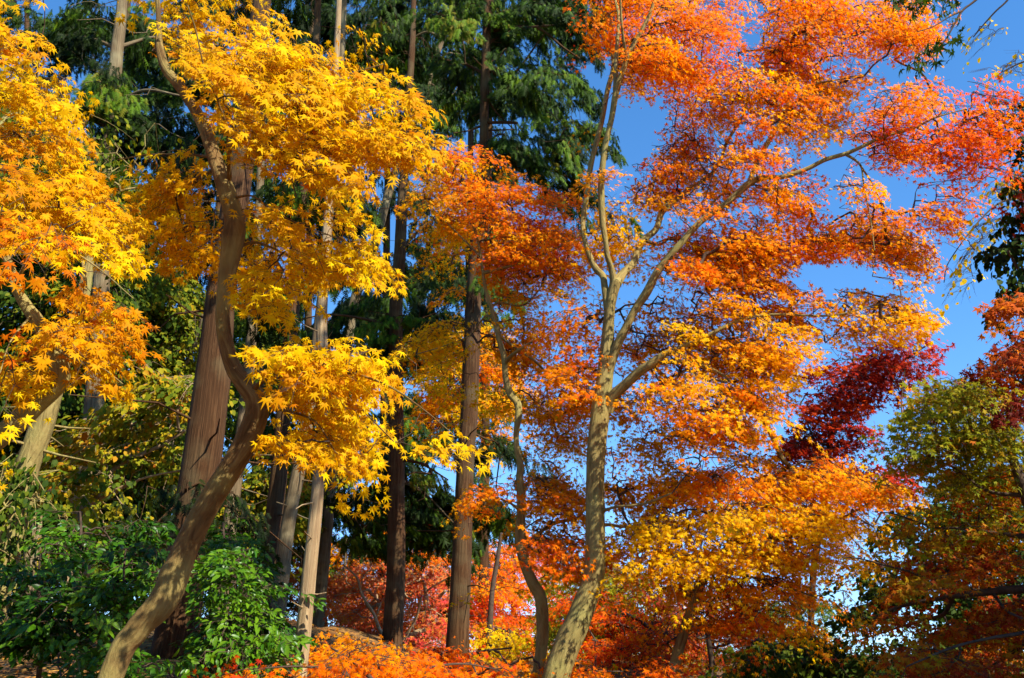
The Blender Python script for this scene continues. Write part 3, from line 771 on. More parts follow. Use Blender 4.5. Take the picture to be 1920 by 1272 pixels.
# the slim crooked maple beside it
tree("slim_maple", "slender crooked maple with orange foliage standing just beside the tall forked maple", Y=10.2, bark=BARK_MAPLE, twig_bark=BARK_TWIG, mat=ORG,
     leaf='maple5', size=.058, L=.42, W=.26, nleaf=30, cm=2.1, tshift=-.2, clear=14, gaps=SKY_GAPS + [[(846, 452), (918, 452), (906, 912), (842, 912)], [(886, 200), (924, 200), (920, 345), (888, 345)]], seed=22, r_tip=.003, hang=.6, droop=.28, axis_z=-.18, tj=.10, sides=14, start=.6, side_twigs=1,
     trunk=[(1008, 1275, 23), (1014, 1220, 23), (1017, 1175, 24), (1014, 1122, 23), (998, 1092, 21), (984, 1055, 20), (977, 1015, 21), (976, 980, 17), (977, 945, 16), (974, 900, 14), (976, 872, 13), (970, 845, 12),
            (968, 815, 11), (972, 780, 13), (970, 757, 14), (957, 739, 14), (948, 707, 11), (945, 671, 10), (937, 641, 9.5), (929, 604, 9), (920, 574, 7.5), (910, 541, 6.5), (905, 507, 5.5), (898, 460, 4.5), (880, 400, 3.5), (870, 340, 3)],
     limbs=[([(905, 512, 6), (927, 507, 6), (960, 498, 5.5), (990, 487, 5), (1040, 467, 4), (1070, 451, 3), (1090, 440, 2)], 0, -.7),
            ([(948, 680, 8), (958, 668, 8), (975, 656, 7), (993, 644, 5), (1017, 631, 3)], 0, -.6),
            ([(931, 607, 5), (940, 631, 5), (955, 644, 5), (973, 657, 5), (1007, 681, 4.5), (1040, 717, 4), (1073, 751, 3.5), (1103, 777, 3)], 0, .5),
            ([(918, 575, 4), (940, 568, 4), (973, 574, 3.5), (993, 564, 3), (1010, 544, 2.5), (1025, 520, 2)], 0, .6),
            ([(928, 600, 5), (913, 592, 4), (900, 605, 3), (880, 630, 2.5), (830, 650, 2), (780, 665, 2)], 0, .8),
            ([(977, 1018, 9), (993, 1014, 8), (1010, 1000, 7), (1040, 981, 7), (1067, 976, 6), (1098, 971, 4)], 0, .4),
            ([(900, 480, 4), (850, 430, 3), (800, 380, 2), (770, 350, 2)], 0, .5),
            ([(890, 430, 4), (940, 390, 3), (1000, 380, 2), (1050, 390, 2)], 0, -.4),
            ([(974, 925, 5), (1000, 900, 4), (1040, 900, 3), (1080, 940, 2)], 0, .6),
            ([(977, 960, 5), (950, 940, 4), (910, 930, 2.5), (880, 925, 2)], 0, -.4)],
     masses=[([(830, 275), (900, 262), (940, 300), (980, 310), (1050, 340), (1085, 370), (1085, 440), (1040, 480), (960, 500), (910, 470), (880, 420), (850, 360)], 2.0, .68, (-.9, .7)),
             ([(750, 330), (830, 300), (880, 400), (890, 520), (865, 560), (830, 500), (800, 440), (760, 400)], 1.1, .34, (.2, 1.2)),
             ([(900, 460), (1085, 400), (1115, 450), (1090, 510), (1060, 560), (1010, 560), (930, 560), (900, 520)], 1.9, .60, (0, 1.2)),
             ([(920, 540), (1010, 540), (1020, 660), (1000, 740), (960, 700), (930, 620)], 1.9, .50, (.2, 1.1)),
             ([(960, 690), (1090, 700), (1110, 780), (1090, 860), (1010, 840), (980, 770)], 1.6, .42, (.2, 1.2)),
             ([(760, 600), (900, 600), (930, 700), (950, 800), (880, 800), (800, 740), (770, 680)], 1.1, .30, (.5, 1.6)),
             ([(880, 905), (980, 880), (1050, 865), (1100, 930), (1100, 1000), (1040, 990), (960, 940), (890, 940)], 1.9, .55, (-.3, .9)),
             ([(850, 925), (900, 890), (960, 880), (970, 930), (900, 960)], 1.0, .7, (-.8, -.1)),
             ([(900, 1035), (960, 1015), (1060, 1005), (1140, 1050), (1140, 1075), (1050, 1070), (960, 1045)], 1.5, .74, (-1.2, -.5)),
             ([(1000, 900), (1100, 920), (1110, 1080), (1040, 1090), (990, 1000)], 1.3, .42, (.2, 1.0))])

# the golden-orange maple low on the right
tree("golden_maple", "golden-orange maple spreading a wide low layered canopy below the dark red one", Y=9.6, bark=BARK_BROWN, twig_bark=BARK_TWIG, mat=ORG,
     leaf='maple5', size=.056, L=.46, W=.28, nleaf=30, cm=4.6, tshift=-0.17, clear=0, pad=.2, gaps=SKY_GAPS + [RED_PATCH], seed=23, r_tip=.003, hang=.6, droop=.3, axis_z=-.25, tj=.11, sides=12, start=.4, side_twigs=1,
     trunk=[(1260, 1275, 22), (1268, 1235, 20), (1280, 1195, 18), (1300, 1130, 16), (1330, 1070, 14), (1370, 1020, 12), (1420, 970, 11), (1465, 920, 10), (1483, 883, 9), (1467, 860, 8.5), (1445, 815, 8), (1423, 777, 7), (1403, 744, 5), (1395, 710, 4)],
     limbs=[([(1300, 1130, 9), (1260, 1060, 7), (1230, 1010, 5), (1190, 980, 3)], 0, .5),
            ([(1370, 1020, 8), (1440, 1010, 6), (1520, 1000, 5), (1600, 960, 4), (1670, 920, 3)], 0, -.9),
            ([(1330, 1070, 8), (1400, 1080, 6), (1470, 1100, 5), (1530, 1120, 3)], 0, -.6),
            ([(1420, 970, 6), (1380, 940, 4), (1330, 910, 3)], 0, -.7)],
     masses=[([(1200, 930), (1270, 890), (1340, 878), (1420, 892), (1500, 872), (1580, 880), (1650, 862), (1700, 890), (1712, 930), (1640, 935), (1560, 915), (1450, 925), (1330, 920), (1230, 945)], 1.9, .46, (-1.1, .9)),
             ([(1170, 985), (1250, 945), (1380, 940), (1500, 930), (1600, 940), (1660, 960), (1640, 990), (1540, 985), (1420, 1000), (1300, 990), (1200, 1010)], 1.8, .28, (-1.1, .8)),
             ([(1180, 1045), (1260, 1005), (1400, 1010), (1520, 1000), (1600, 1010), (1610, 1040), (1520, 1050), (1420, 1060), (1300, 1050), (1210, 1075)], 2.4, .30, (-1.1, .8)),
             ([(1230, 900), (1330, 880), (1500, 875), (1640, 862), (1690, 890), (1640, 905), (1500, 905), (1300, 920)], .8, .66, (-.9, .2)),
             ([(1140, 1000), (1200, 1020), (1180, 1070), (1140, 1065)], 1.0, .70, (-.6, .2)),
             ([(1240, 1090), (1330, 1070), (1460, 1075), (1540, 1070), (1565, 1105), (1480, 1110), (1360, 1115), (1280, 1110)], 2.1, .56, (-.8, 1.0)),
             ([(1290, 1140), (1400, 1120), (1500, 1130), (1530, 1150), (1440, 1170), (1330, 1165)], 1.4, .72, (-.6, 1.0))])

# dark red maple further back
tree("dark_red_maple", "deep crimson maple crown showing between the golden canopy and the blue sky", Y=12.2, bark=BARK_TWIG, mat=RED,
     leaf='maple5', size=.085, L=.6, W=.38, nleaf=30, cm=3.2, pad=.24, gaps=SKY_GAPS, seed=24, r_tip=.004, hang=.5, droop=.25, axis_z=-.1, tj=.2, sides=10, start=.4,
     trunk=[(1520, 1180, 12), (1528, 1050, 12), (1545, 950, 11), (1552, 880, 10), (1560, 810, 10), (1575, 740, 7), (1600, 690, 5)],
     limbs=[([(1560, 810, 7), (1620, 740, 5), (1690, 680, 4), (1750, 640, 2)], 0, -.6), ([(1552, 880, 6), (1520, 810, 4), (1500, 760, 3)], 0, .6)],
     masses=[([(1500, 690), (1590, 645), (1690, 628), (1775, 590), (1785, 650), (1740, 698), (1660, 718), (1640, 740), (1580, 770), (1500, 760)], 1.9, .50, (-.9, .9)),
             ([(1515, 740), (1600, 740), (1640, 770), (1600, 810), (1580, 850), (1500, 870), (1470, 815), (1500, 770)], 1.3, .6, (-.9, .9)),
             ([(1590, 640), (1690, 640), (1690, 680), (1600, 690)], .8, .25, (-1.1, -.5)),
             ([(1580, 790), (1640, 770), (1630, 810), (1590, 830)], .9, .25, (-1.0, -.4)),
             ([(1560, 850), (1690, 840), (1740, 880), (1690, 930), (1600, 900)], 1.2, .5, (-.6, .8))])

# the maple on the right, green turning orange
tree("turning_maple", "half-green maple at the right frame edge, its crown turning orange and its lower branches dark", Y=7.6, bark=BARK_TWIG, mat=GRN,
     leaf='maple5', size=.06, L=.4, W=.28, nleaf=26, cm=3.6, pad=.2, gaps=SKY_GAPS, seed=25, r_tip=.0022, hang=.45, droop=.18, axis_z=-.1, tj=.12, sides=12, start=.2, side_twigs=1,
     trunk=[(2010, 1330, 46), (2000, 1200, 42), (1985, 1120, 38), (1960, 1040, 30), (1935, 960, 24), (1905, 880, 18), (1880, 800, 12), (1850, 740, 8)],
     limbs=[([(1985, 1120, 20), (1920, 1105, 16), (1847, 1111, 13), (1787, 1118, 11), (1730, 1128, 8), (1677, 1141, 6), (1630, 1165, 3)], 0, .8),
            ([(1787, 1118, 8), (1773, 1148, 7), (1753, 1158, 6), (1713, 1168, 5), (1613, 1200, 3)], .5, 1.2),
            ([(1783, 1118, 7), (1743, 1095, 6), (1713, 1075, 5), (1663, 1061, 4), (1613, 1048, 3), (1580, 1045, 2)], .5, -.3),
            ([(1860, 1110, 6), (1887, 1145, 5), (1917, 1160, 4)], .3, -.5),
            ([(1950, 1010, 10), (1870, 1000, 7), (1797, 991, 5), (1747, 988, 4), (1680, 965, 3), (1650, 961, 2)], 0, .7),
            ([(1925, 930, 8), (1850, 920, 6), (1790, 878, 4.5), (1753, 862, 3.5), (1740, 848, 3), (1700, 801, 2.5), (1677, 776, 2)], 0, .6),
            ([(1700, 801, 2.5), (1690, 764, 2.4), (1697, 691, 1.6)], .4, .7),
            ([(1995, 1180, 10), (1900, 1190, 7), (1800, 1210, 5), (1700, 1250, 3)], 0, -.6),
            ([(1990, 1150, 10), (1890, 1230, 6), (1820, 1270, 3)], 0, .9)],
     masses=[([(1680, 800), (1700, 750), (1745, 700), (1800, 715), (1860, 735), (1940, 760), (1940, 880), (1850, 850), (1760, 860), (1700, 850)], 1.9, .30, (-.6, .9)),
             ([(1735, 700), (1800, 712), (1860, 730), (1850, 760), (1760, 740)], 1.5, .72, (-.7, -.1)),
             ([(1690, 860), (1780, 850), (1930, 880), (1940, 1000), (1820, 1000), (1760, 930)], 1.0, .38, (-.5, 1.0)),
             ([(1830, 880), (1940, 880), (1940, 1290), (1830, 1290), (1800, 1100)], .8, .84, (.2, 1.5)),
             ([(1690, 960), (1800, 980), (1830, 1010), (1730, 1050), (1690, 1010)], 1.1, .62, (-.4, .8)),
             ([(1580, 1080), (1700, 1060), (1780, 1090), (1760, 1110), (1640, 1110), (1590, 1105)], .9, .7, (-.3, .8)),
             ([(1690, 1000), (1840, 1000), (1840, 1100), (1740, 1090), (1680, 1050)], 1.0, .80, (.2, 1.2)),
             ([(1570, 1140), (1650, 1120), (1780, 1130), (1740, 1170), (1620, 1180)], .8, .6, (-.3, .8)),
             ([(1780, 1130), (1930, 1130), (1930, 1200), (1790, 1190)], 1.0, .80, (-.6, .8)),
             ([(1680, 1190), (1800, 1160), (1930, 1200), (1930, 1290), (1680, 1290), (1650, 1230)], 1.1, .80, (-.6, .8)),
             ([(1620, 1230), (1700, 1210), (1680, 1290), (1620, 1290)], .8, .5, (-.2, .8))])

tree("layered_tree", "dark green tree in shade with flat layered branches against the low bright sky", Y=11.5, bark=BARK_TWIG, mat=BROAD, cm=3.6, clump=12, pad=.42, leaf='small', size=.075, L=.6, W=.4, nleaf=34,
     seed=240, r_tip=.003, hang=.25, droop=.12, axis_z=-.1, tj=.07, sides=10, start=.3, side_twigs=2,
     trunk=[(2080, 1300, 44), (2070, 1150, 40), (2040, 1000, 32), (2000, 880, 22), (1960, 780, 12)],
     limbs=[([(2065, 1130, 16), (1950, 1120, 12), (1830, 1090, 9), (1720, 1060, 6), (1620, 1070, 3)], 0, -.6), ([(2050, 1040, 14), (1920, 1000, 10), (1800, 970, 7), (1700, 950, 4), (1640, 960, 3)], 0, .5),
            ([(2075, 1200, 14), (1950, 1190, 10), (1820, 1170, 7), (1700, 1160, 5), (1600, 1180, 3)], 0, .6), ([(2075, 1240, 12), (1900, 1250, 8), (1750, 1250, 5)], 0, -.5)],
     masses=[([(1570, 1080), (1640, 1050), (1760, 1060), (1800, 1090), (1700, 1110), (1600, 1110)], 1.3, .06, (-.8, .8)),
             ([(1560, 1120), (1680, 1100), (1780, 1120), (1740, 1160), (1640, 1170), (1570, 1160)], 1.2, .06, (-.8, .8)),
             ([(1650, 960), (1760, 930), (1850, 960), (1850, 1020), (1740, 1030), (1660, 1000)], .9, .08, (-.8, .8)),
             ([(1760, 880), (1960, 860), (1960, 1290), (1800, 1290), (1780, 1080)], 1.1, .08, (-.8, 1)),
             ([(1570, 1200), (1700, 1190), (1820, 1200), (1820, 1290), (1680, 1290), (1600, 1260)], 1.1, .08, (-.8, .8)),
             ([(1560, 1170), (1660, 1180), (1640, 1200), (1570, 1195)], .7, .05, (-.5, .5))])

# right edge: dark red/orange tree with ivy-like evergreen behind
tree("rust_maple", "rust-red maple branch tips entering at the right frame edge above the half-green crown", Y=6.6, bark=BARK_TWIG, mat=RST,
     leaf='maple5', size=.062, L=.34, W=.22, nleaf=22, cm=2.4, pad=.13, gaps=SKY_GAPS, seed=26, r_tip=.002, hang=.6, droop=.25, axis_z=-.15, tj=.14, sides=10, start=.5,
     trunk=[(2120, 1250, 44), (2100, 1000, 36), (2070, 800, 30), (2030, 640, 22), (1990, 540, 14), (1960, 460, 8)],
     limbs=[([(2040, 660, 10), (1980, 620, 7), (1920, 590, 4), (1860, 580, 2)], 0, .3), ([(2070, 800, 12), (1990, 760, 8), (1920, 720, 5), (1850, 690, 3)], 0, .5)],
     masses=[([(1845, 580), (1880, 550), (1935, 530), (1960, 640), (1900, 615), (1870, 615)], 1.4, .18, (-.3, .5)),
             ([(1830, 650), (1880, 640), (1940, 620), (1950, 800), (1880, 750), (1830, 710)], 1.8, .80, (0, .9)),
             ([(1880, 400), (1930, 330), (1960, 330), (1960, 420)], .4, .85, (-.2, .6))])
tree("ivy_tree", "dark evergreen hung with ivy on the right frame edge under the bare twigs", Y=8.8, bark=BARK_TWIG, mat=CON,
     leaf='small', size=.08, L=.4, W=.3, nleaf=26, cm=2.4, seed=27, r_tip=.003, hang=.8, droop=.4, axis_z=-.5, tj=.12, sides=10, start=.4,
     trunk=[(2010, 1250, 40), (2000, 1000, 34), (1985, 750, 28), (1975, 500, 22), (1965, 300, 16)],
     limbs=[([(1980, 600, 10), (1930, 540, 7), (1890, 470, 4)], 0, -.3)],
     masses=[([(1880, 180), (2060, 180), (2080, 600), (2010, 620), (1990, 400), (1900, 300)], 1.0, .2, (-.7, .7)), ([(1870, 440), (1885, 380), (1920, 320), (1980, 300), (1980, 620), (1930, 560), (1895, 545), (1870, 490)], 1.8, .25, (-.5, .5)),
             ([(1900, 640), (1980, 600), (1980, 760), (1920, 740)], 1.5, .2, (-.5, .5))])

# bare twiggy tree with the last yellow leaves
tree("bare_tree", "nearly bare tree with fine twigs and a few last pale yellow leaves against the sky", Y=11, bark=BARK_TWIG, mat=YEL,
     leaf='small', size=.07, L=.45, W=.3, nleaf=4, pad=0.3, seed=28, r_tip=.0028, hang=.7, droop=.3, axis_z=-.45, tj=.1, sides=10, start=.3, side_twigs=6, wob=.08,
     trunk=[(2120, 1200, 40), (2090, 900, 34), (2060, 600, 26), (2040, 400, 20), (2020, 200, 14), (2000, 0, 10)],
     limbs=[([(2040, 420, 8), (1960, 300, 5), (1915, 287, 4), (1860, 290, 2.5), (1810, 330, 1.8)], 0, -.3),
            ([(2050, 480, 8), (1960, 340, 5), (1910, 300, 4), (1850, 330, 2.6), (1790, 390, 2)], 0, .4),
            ([(2050, 500, 8), (1960, 380, 6), (1890, 375, 4), (1840, 410, 3), (1780, 490, 2), (1770, 530, 1.6)], 0, -.5),
            ([(2020, 200, 8), (1960, 110, 5), (1915, 118, 3), (1870, 140, 2)], 0, .3),
            ([(2010, 100, 8), (1930, -20, 5), (1880, 10, 3.5), (1850, 40, 2.5), (1825, 70, 2)], 0, .5)],
     masses=[([(1770, 400), (1870, 360), (1900, 400), (1850, 470), (1780, 550), (1765, 500)], .28, .1, (-.6, .5)),
             ([(1780, 300), (1930, 280), (1930, 360), (1840, 380)], .28, .1, (-.6, .5)),
             ([(1850, 120), (1930, 60), (1930, 200), (1870, 160)], .22, .1, (-.4, .5)),
             ([(1800, 60), (1850, 0), (1900, 0), (1850, 90)], .15, .1, (-.2, .7))])

# green maple branch, close, top right corner
tree("green_maple", "dark green maple spray hanging into the top corner in front of the orange crown", Y=4.6, bark=BARK_TWIG, mat=BROAD,
     leaf='maple7', size=.075, L=.26, W=.14, nleaf=9, pad=.06, clump=4, stray=1.0, cm=2.2, seed=29, r_tip=.0016, hang=.9, droop=.3, axis_z=-.5, tj=.06, sides=10, start=.75, side_twigs=2, face=-.35,
     trunk=[(2700, 1200, 120), (2600, 700, 100), (2450, 250, 80), (2250, -100, 50), (2050, -110, 20), (1900, -60, 9), (1830, 0, 4.5), (1805, 20, 4), (1790, 45, 3.4), (1776, 70, 2.6), (1760, 92, 2)],
     limbs=[([(1805, 20, 3), (1780, 32, 2.6), (1750, 50, 2), (1720, 60, 1.6)], 0, -.1), ([(1880, -50, 4), (1800, -30, 3), (1730, -15, 2), (1670, 0, 1.6)], 0, -.2)],
     masses=[([(1655, -10), (1700, -30), (1780, -30), (1790, 10), (1740, 20), (1690, 15)], .9, .10, (-.2, .2)),
             ([(1715, 30), (1740, 20), (1765, 50), (1770, 80), (1735, 90), (1718, 70)], .8, .10, (-.2, .2))])

# ================================================================== TALL CONIFERS
CONF = dict(clear=7, stubs=18, flare=1.06, cm=4.4, clump=9, pad=.40, leaf='frond', mat=CON, size=.18, L=.75, W=.36, nleaf=60, axis_z=-.45, droop=.3, hang=.85, face=.35, tj=.16, r_tip=.006, start=.35, wob=.07, rough=.03)
tree("cedar", "thick red-brown cedar whose straight trunk stands behind the curved yellow maple", group="tall cedars in the grove", Y=11, bark=BARK_CEDAR, seed=31, sides=22, **CONF,
     trunk=[(306, 1290, 86), (313, 1272, 83), (332, 1181, 78), (346, 1081, 75), (365, 948, 71), (381, 848, 69), (393, 757, 65), (401, 690, 61), (408, 624, 57), (414, 557, 53), (430, 450, 51), (447, 333, 49), (466, 200, 45),
            (478, 110, 40), (488, 30, 36), (497, -60, 30), (505, -160, 24)],
     limbs=[([(355, 905, 8), (335, 940, 6), (300, 975, 4), (270, 1000, 3)], 0, -.4), ([(455, 260, 8), (520, 200, 6), (600, 150, 4)], 0, .8), ([(470, 160, 8), (400, 100, 6), (330, 50, 4)], 0, .9)],
     masses=[([(320, 900), (400, 860), (415, 900), (390, 960), (340, 965)], 1.0, .15, (-.7, -.4), .6),
             ([(400, -40), (660, -40), (640, 60), (560, 120), (500, 80), (420, 60)], .7, .25, (.4, 1.6)),
             ([(470, 560), (640, 560), (650, 640), (560, 660), (480, 640)], .5, .25, (1.2, 2.0))])
tree("cedar", "dark straight cedar trunk rising behind the yellow maple's lower spray", group="tall cedars in the grove", Y=22, bark=BARK_CEDAR, seed=32, sides=16, **CONF,
     trunk=[(734, 1228, 40), (738, 1160, 37), (742, 1081, 35), (743, 948, 32), (744, 848, 30), (742, 757, 29), (742, 657, 27), (743, 557, 24), (750, 474, 22), (753, 400, 20), (756, 350, 18), (762, 250, 15), (770, 127, 13), (774, 60, 11), (777, -60, 8)],
     limbs=[([(745, 860, 7), (790, 870, 5), (840, 900, 3)], 0, -.5), ([(743, 620, 8), (690, 600, 6), (620, 590, 4), (560, 600, 2)], 0, -.7), ([(750, 470, 6), (800, 420, 4), (850, 400, 2)], 0, .8),
            ([(742, 700, 6), (690, 650, 5), (600, 640, 3)], 0, .9), ([(760, 290, 6), (700, 250, 4), (640, 230, 2)], 0, .7), ([(744, 800, 6), (690, 850, 4), (640, 900, 3)], 0, -.6)],
     masses=[([(640, 60), (860, 60), (870, 240), (800, 280), (720, 260), (650, 180)], 1.0, .3, (-1.0, 1.8)),
             ([(620, 330), (880, 420), (880, 600), (820, 660), (650, 680), (600, 560)], .55, .35, (-1.0, 2.2)),
             ([(640, 860), (880, 860), (880, 1000), (800, 1040), (660, 1020)], .8, .3, (.3, 2.5))])
tree("cedar", "reddish cedar with broken branch stubs, its trunk rising through the slim maple's orange crown", group="tall cedars in the grove", Y=18, bark=BARK_CEDAR, seed=33, sides=18, **CONF,
     trunk=[(856, 1228, 44), (859, 1165, 41), (863, 1100, 39), (867, 1015, 37), (871, 915, 34), (874, 848, 33), (880, 770, 32.5), (884, 657, 31), (888, 557, 28), (894, 457, 25), (902, 360, 19), (907, 267, 17), (909, 167, 17), (912, 67, 15), (914, 0, 14), (917, -90, 10)],
     limbs=[([(905, 230, 7), (925, 230, 6), (950, 230, 6), (970, 231, 5)], 0, -.3), ([(908, 195, 6), (920, 182, 6), (935, 174, 5), (950, 172, 4)], 0, -.4), ([(907, 263, 7), (925, 266, 6), (940, 268, 6)], 0, -.4),
            ([(911, 120, 6), (930, 110, 4), (945, 100, 3)], 0, .5), ([(912, 85, 6), (930, 72, 5), (960, 60, 3)], 0, .4), ([(911, 56, 7), (945, 53, 6), (983, 52, 5), (1020, 49, 4), (1050, 47, 3)], 0, -.5),
            ([(913, 40, 7), (933, 27, 5), (960, 20, 4), (1037, 33, 3)], 0, .5), ([(910, 130, 6), (960, 140, 5), (1023, 60, 3)], 0, .7), ([(911, 60, 6), (1000, 50, 5), (1057, 90, 4), (1087, 110, 3)], 0, .6),
            ([(908, 245, 4), (940, 244, 3), (965, 243, 2)], 0, .6), ([(907, 280, 5), (930, 255, 4), (945, 252, 3)], 0, -.7), ([(910, 180, 4), (930, 210, 3), (960, 240, 2)], 0, .3), ([(906, 300, 6), (980, 290, 5), (1060, 330, 3), (1140, 370, 2)], 0, .9),
            ([(906, 235, 4), (880, 245, 3), (850, 250, 2)], 0, -.4), ([(911, 140, 5), (870, 120, 4), (820, 110, 2)], 0, .6)],
     masses=[([(780, -40), (1150, -40), (1150, 60), (1140, 180), (1110, 140), (1080, 100), (1000, 120), (900, 60), (800, 80)], 1.3, .45, (-1.4, 1.8)),
             ([(930, 100), (1090, 110), (1150, 150), (1195, 180), (1150, 200), (1130, 300), (1080, 330), (1020, 240), (940, 200)], .85, .4, (-1.4, 1.8)),
             ([(830, 100), (930, 120), (960, 230), (1050, 260), (1120, 330), (1160, 370), (1110, 400), (1040, 340), (950, 300), (880, 260), (820, 180)], 1.0, .28, (-1.0, 1.8)),
             ([(1020, 250), (1100, 260), (1080, 340), (1030, 310)], 1.2, .2, (-.5, 1.2)),
             ([(820, 830), (960, 800), (1000, 840), (980, 880), (900, 880)], 1.0, .25, (.5, 2)),
             ([(900, 440), (930, 450), (920, 520), (900, 520)], .8, .55, (-1, -.3)),
             ([(900, 960), (970, 940), (980, 1060), (900, 1060)], 1.1, .15, (.8, 2.4))])
tree("leaning_cedar", "thin grey conifer trunk leaning right behind the yellow maple's top", Y=25, bark=BARK_GREY, seed=34, sides=12, **CONF,
     trunk=[(600, 1120, 24), (612, 1000, 22), (625, 850, 20), (640, 720, 19), (654, 630, 18), (667, 557, 18), (703, 457, 17), (727, 367, 16), (750, 300, 15), (783, 227, 14), (803, 150, 13), (823, 90, 12), (847, 27, 11), (870, -50, 9)],
     limbs=[([(830, 75, 5), (800, 60, 4), (760, 80, 3)], 0, .5), ([(800, 160, 5), (770, 170, 4), (740, 210, 2)], 0, -.5), ([(812, 120, 4), (840, 100, 3), (860, 105, 2)], 0, .4)],
     masses=[([(560, -40), (780, -40), (780, 120), (720, 160), (680, 60), (620, 100)], 1.2, .25, (-1, 2)),
             ([(760, 0), (900, 0), (900, 220), (820, 250), (790, 180)], .9, .32, (.5, 2.5)),
             ([(560, 560), (660, 580), (660, 680), (560, 680)], .5, .2, (-1, 1.5))])
tree("twin_cedar", "left stem of a close pair of cedar trunks beneath the yellow spray", group="close pair of cedars", Y=15.5, bark=BARK_CEDAR, seed=35, sides=14, **CONF,
     trunk=[(489, 1160, 36), (496, 1115, 34), (508, 1015, 32), (522, 898, 32), (530, 800, 29), (540, 680, 26), (555, 520, 22), (570, 350, 18), (585, 200, 16), (594, 60, 13), (600, -120, 8)],
     masses=[([(500, -160), (700, -160), (690, -30), (520, -20)], .6, .25, (-1, 1.2)), ([(470, 150), (620, 150), (640, 320), (560, 420), (480, 350)], .6, .25, (.2, 1.6))])
tree("twin_cedar", "right greyer stem of a close pair of cedar trunks beneath the yellow spray", group="close pair of cedars", Y=15.0, bark=BARK_GREY, seed=36, sides=14, **CONF,
     trunk=[(518, 1160, 30), (523, 1131, 28), (536, 1015, 27), (548, 940, 26), (560, 881, 26), (574, 800, 24), (590, 680, 22), (604, 560, 19), (618, 400, 16), (632, 250, 14), (642, 80, 11), (650, -120, 7)],
     masses=[([(560, -160), (760, -160), (750, -30), (570, -20)], .6, .25, (-1, 1.2)), ([(540, 250), (700, 250), (700, 420), (600, 480), (550, 380)], .6, .25, (.2, 1.6))])
tree("cypress", "slim straight tan cypress trunk in full sun between the pair and the dark cedar", Y=8.5, bark=BARK_TAN, seed=37, sides=16, **CONF,
     trunk=[(562, 1262, 27), (565, 1232, 27), (573, 1148, 27.5), (583, 1048, 26), (593, 948, 24), (600, 865, 22), (604, 760, 21), (604, 650, 21), (603, 590, 20), (612, 450, 17), (620, 300, 14), (628, 150, 12), (636, 0, 10), (642, -160, 6)],
     masses=[([(560, -220), (720, -220), (720, -40), (570, -30)], .6, .25, (-.6, .6)), ([(540, 120), (700, 120), (700, 260), (600, 300)], .5, .3, (.2, 1.2))])
tree("grey_cedar", "shaded grey trunk half hidden behind the thick cedar and the yellow maple", Y=19, bark=BARK_GREY, seed=38, sides=12, **CONF,
     trunk=[(420, 1090, 29), (430, 998, 27), (442, 898, 25), (455, 800, 23), (470, 650, 20), (480, 480, 16), (490, 300, 14), (498, 120, 12), (506, -100, 8)],
     masses=[([(420, -160), (600, -160), (600, -30), (430, -20)], .6, .25, (-1, 1.2)), ([(470, 100), (600, 100), (620, 300), (540, 330)], .5, .25, (0, 1.6))])
tree("mottled_tree", "pale mottled trunk in patchy sun beyond the leaning maple's limb", Y=9.5, bark=BARK_MAPLE, seed=39, sides=16, **{**CONF, 'mat': BROAD, 'leaf': 'small', 'size': .07, 'L': .6, 'nleaf': 30},
     trunk=[(5, 1075, 46), (20, 1021, 44), (37, 948, 43), (50, 880, 42), (66, 834, 42), (83, 785, 41), (100, 730, 36), (122, 660, 30), (148, 585, 25), (165, 500, 20), (172, 400, 15), (178, 330, 10)],
     masses=[([(-40, 860), (60, 880), (80, 1000), (-40, 1050)], 1.0, .12, (-.5, -.2)),
             ([(-40, 200), (250, 250), (300, 420), (200, 480), (-40, 380)], .8, .3, (.4, 1.8))])
tree("back_cypress", "feathery sunlit cypress with a pale trunk behind the two yellow maples' tops", Y=16.5, bark=BARK_GREY, seed=40, sides=12, **CONF,
     trunk=[(150, 1050, 40), (165, 900, 37), (180, 700, 33), (195, 450, 29), (208, 250, 26), (218, 110, 23), (226, 40, 20), (234, -60, 16)],
     limbs=[([(212, 200, 8), (270, 170, 6), (340, 180, 4)], 0, -.8), ([(208, 240, 8), (150, 220, 6), (90, 230, 4)], 0, -.6), ([(220, 90, 7), (290, 70, 5), (350, 80, 3)], 0, .6), ([(220, 90, 7), (150, 70, 5), (90, 90, 3)], 0, .8)],
     masses=[([(60, 30), (220, 30), (260, 110), (220, 190), (120, 180), (60, 120)], 1.0, .22, (-.5, 1.8)),
             ([(130, 120), (260, 130), (290, 190), (240, 230), (160, 210)], 1.3, .7, (-1.4, -.7)),
             ([(200, 180), (410, 130), (420, 300), (330, 300), (240, 270), (180, 250)], 1.5, .25, (-.8, 1.4)),
             ([(250, 20), (420, 40), (430, 160), (320, 150)], .7, .2, (-.5, 1.8)),
             ([(60, 180), (200, 230), (260, 300), (180, 330), (60, 280)], 1.3, .2, (0, 1.8))])

# ================================================================== WOODLAND BEHIND
def broadleaf(name, label, Y, trunk, masses, seed, mat=BROAD, leaf='small', size=.125, L=1.0, W=.6, nleaf=30, bark=BARK_GREY, group=None, limbs=(), tj=.14, **kw):
    args = dict(cm=3.2, clump=9, pad=.40, hang=.5, droop=.25, axis_z=-.12, face=.6, r_tip=.006, sides=10, start=.35)
    args.update(kw)
    return tree(name, label, group=group, Y=Y, trunk=trunk, masses=masses, seed=seed, mat=mat, leaf=leaf, size=size, L=L, W=W, nleaf=nleaf, bark=bark, limbs=limbs, tj=tj, **args)


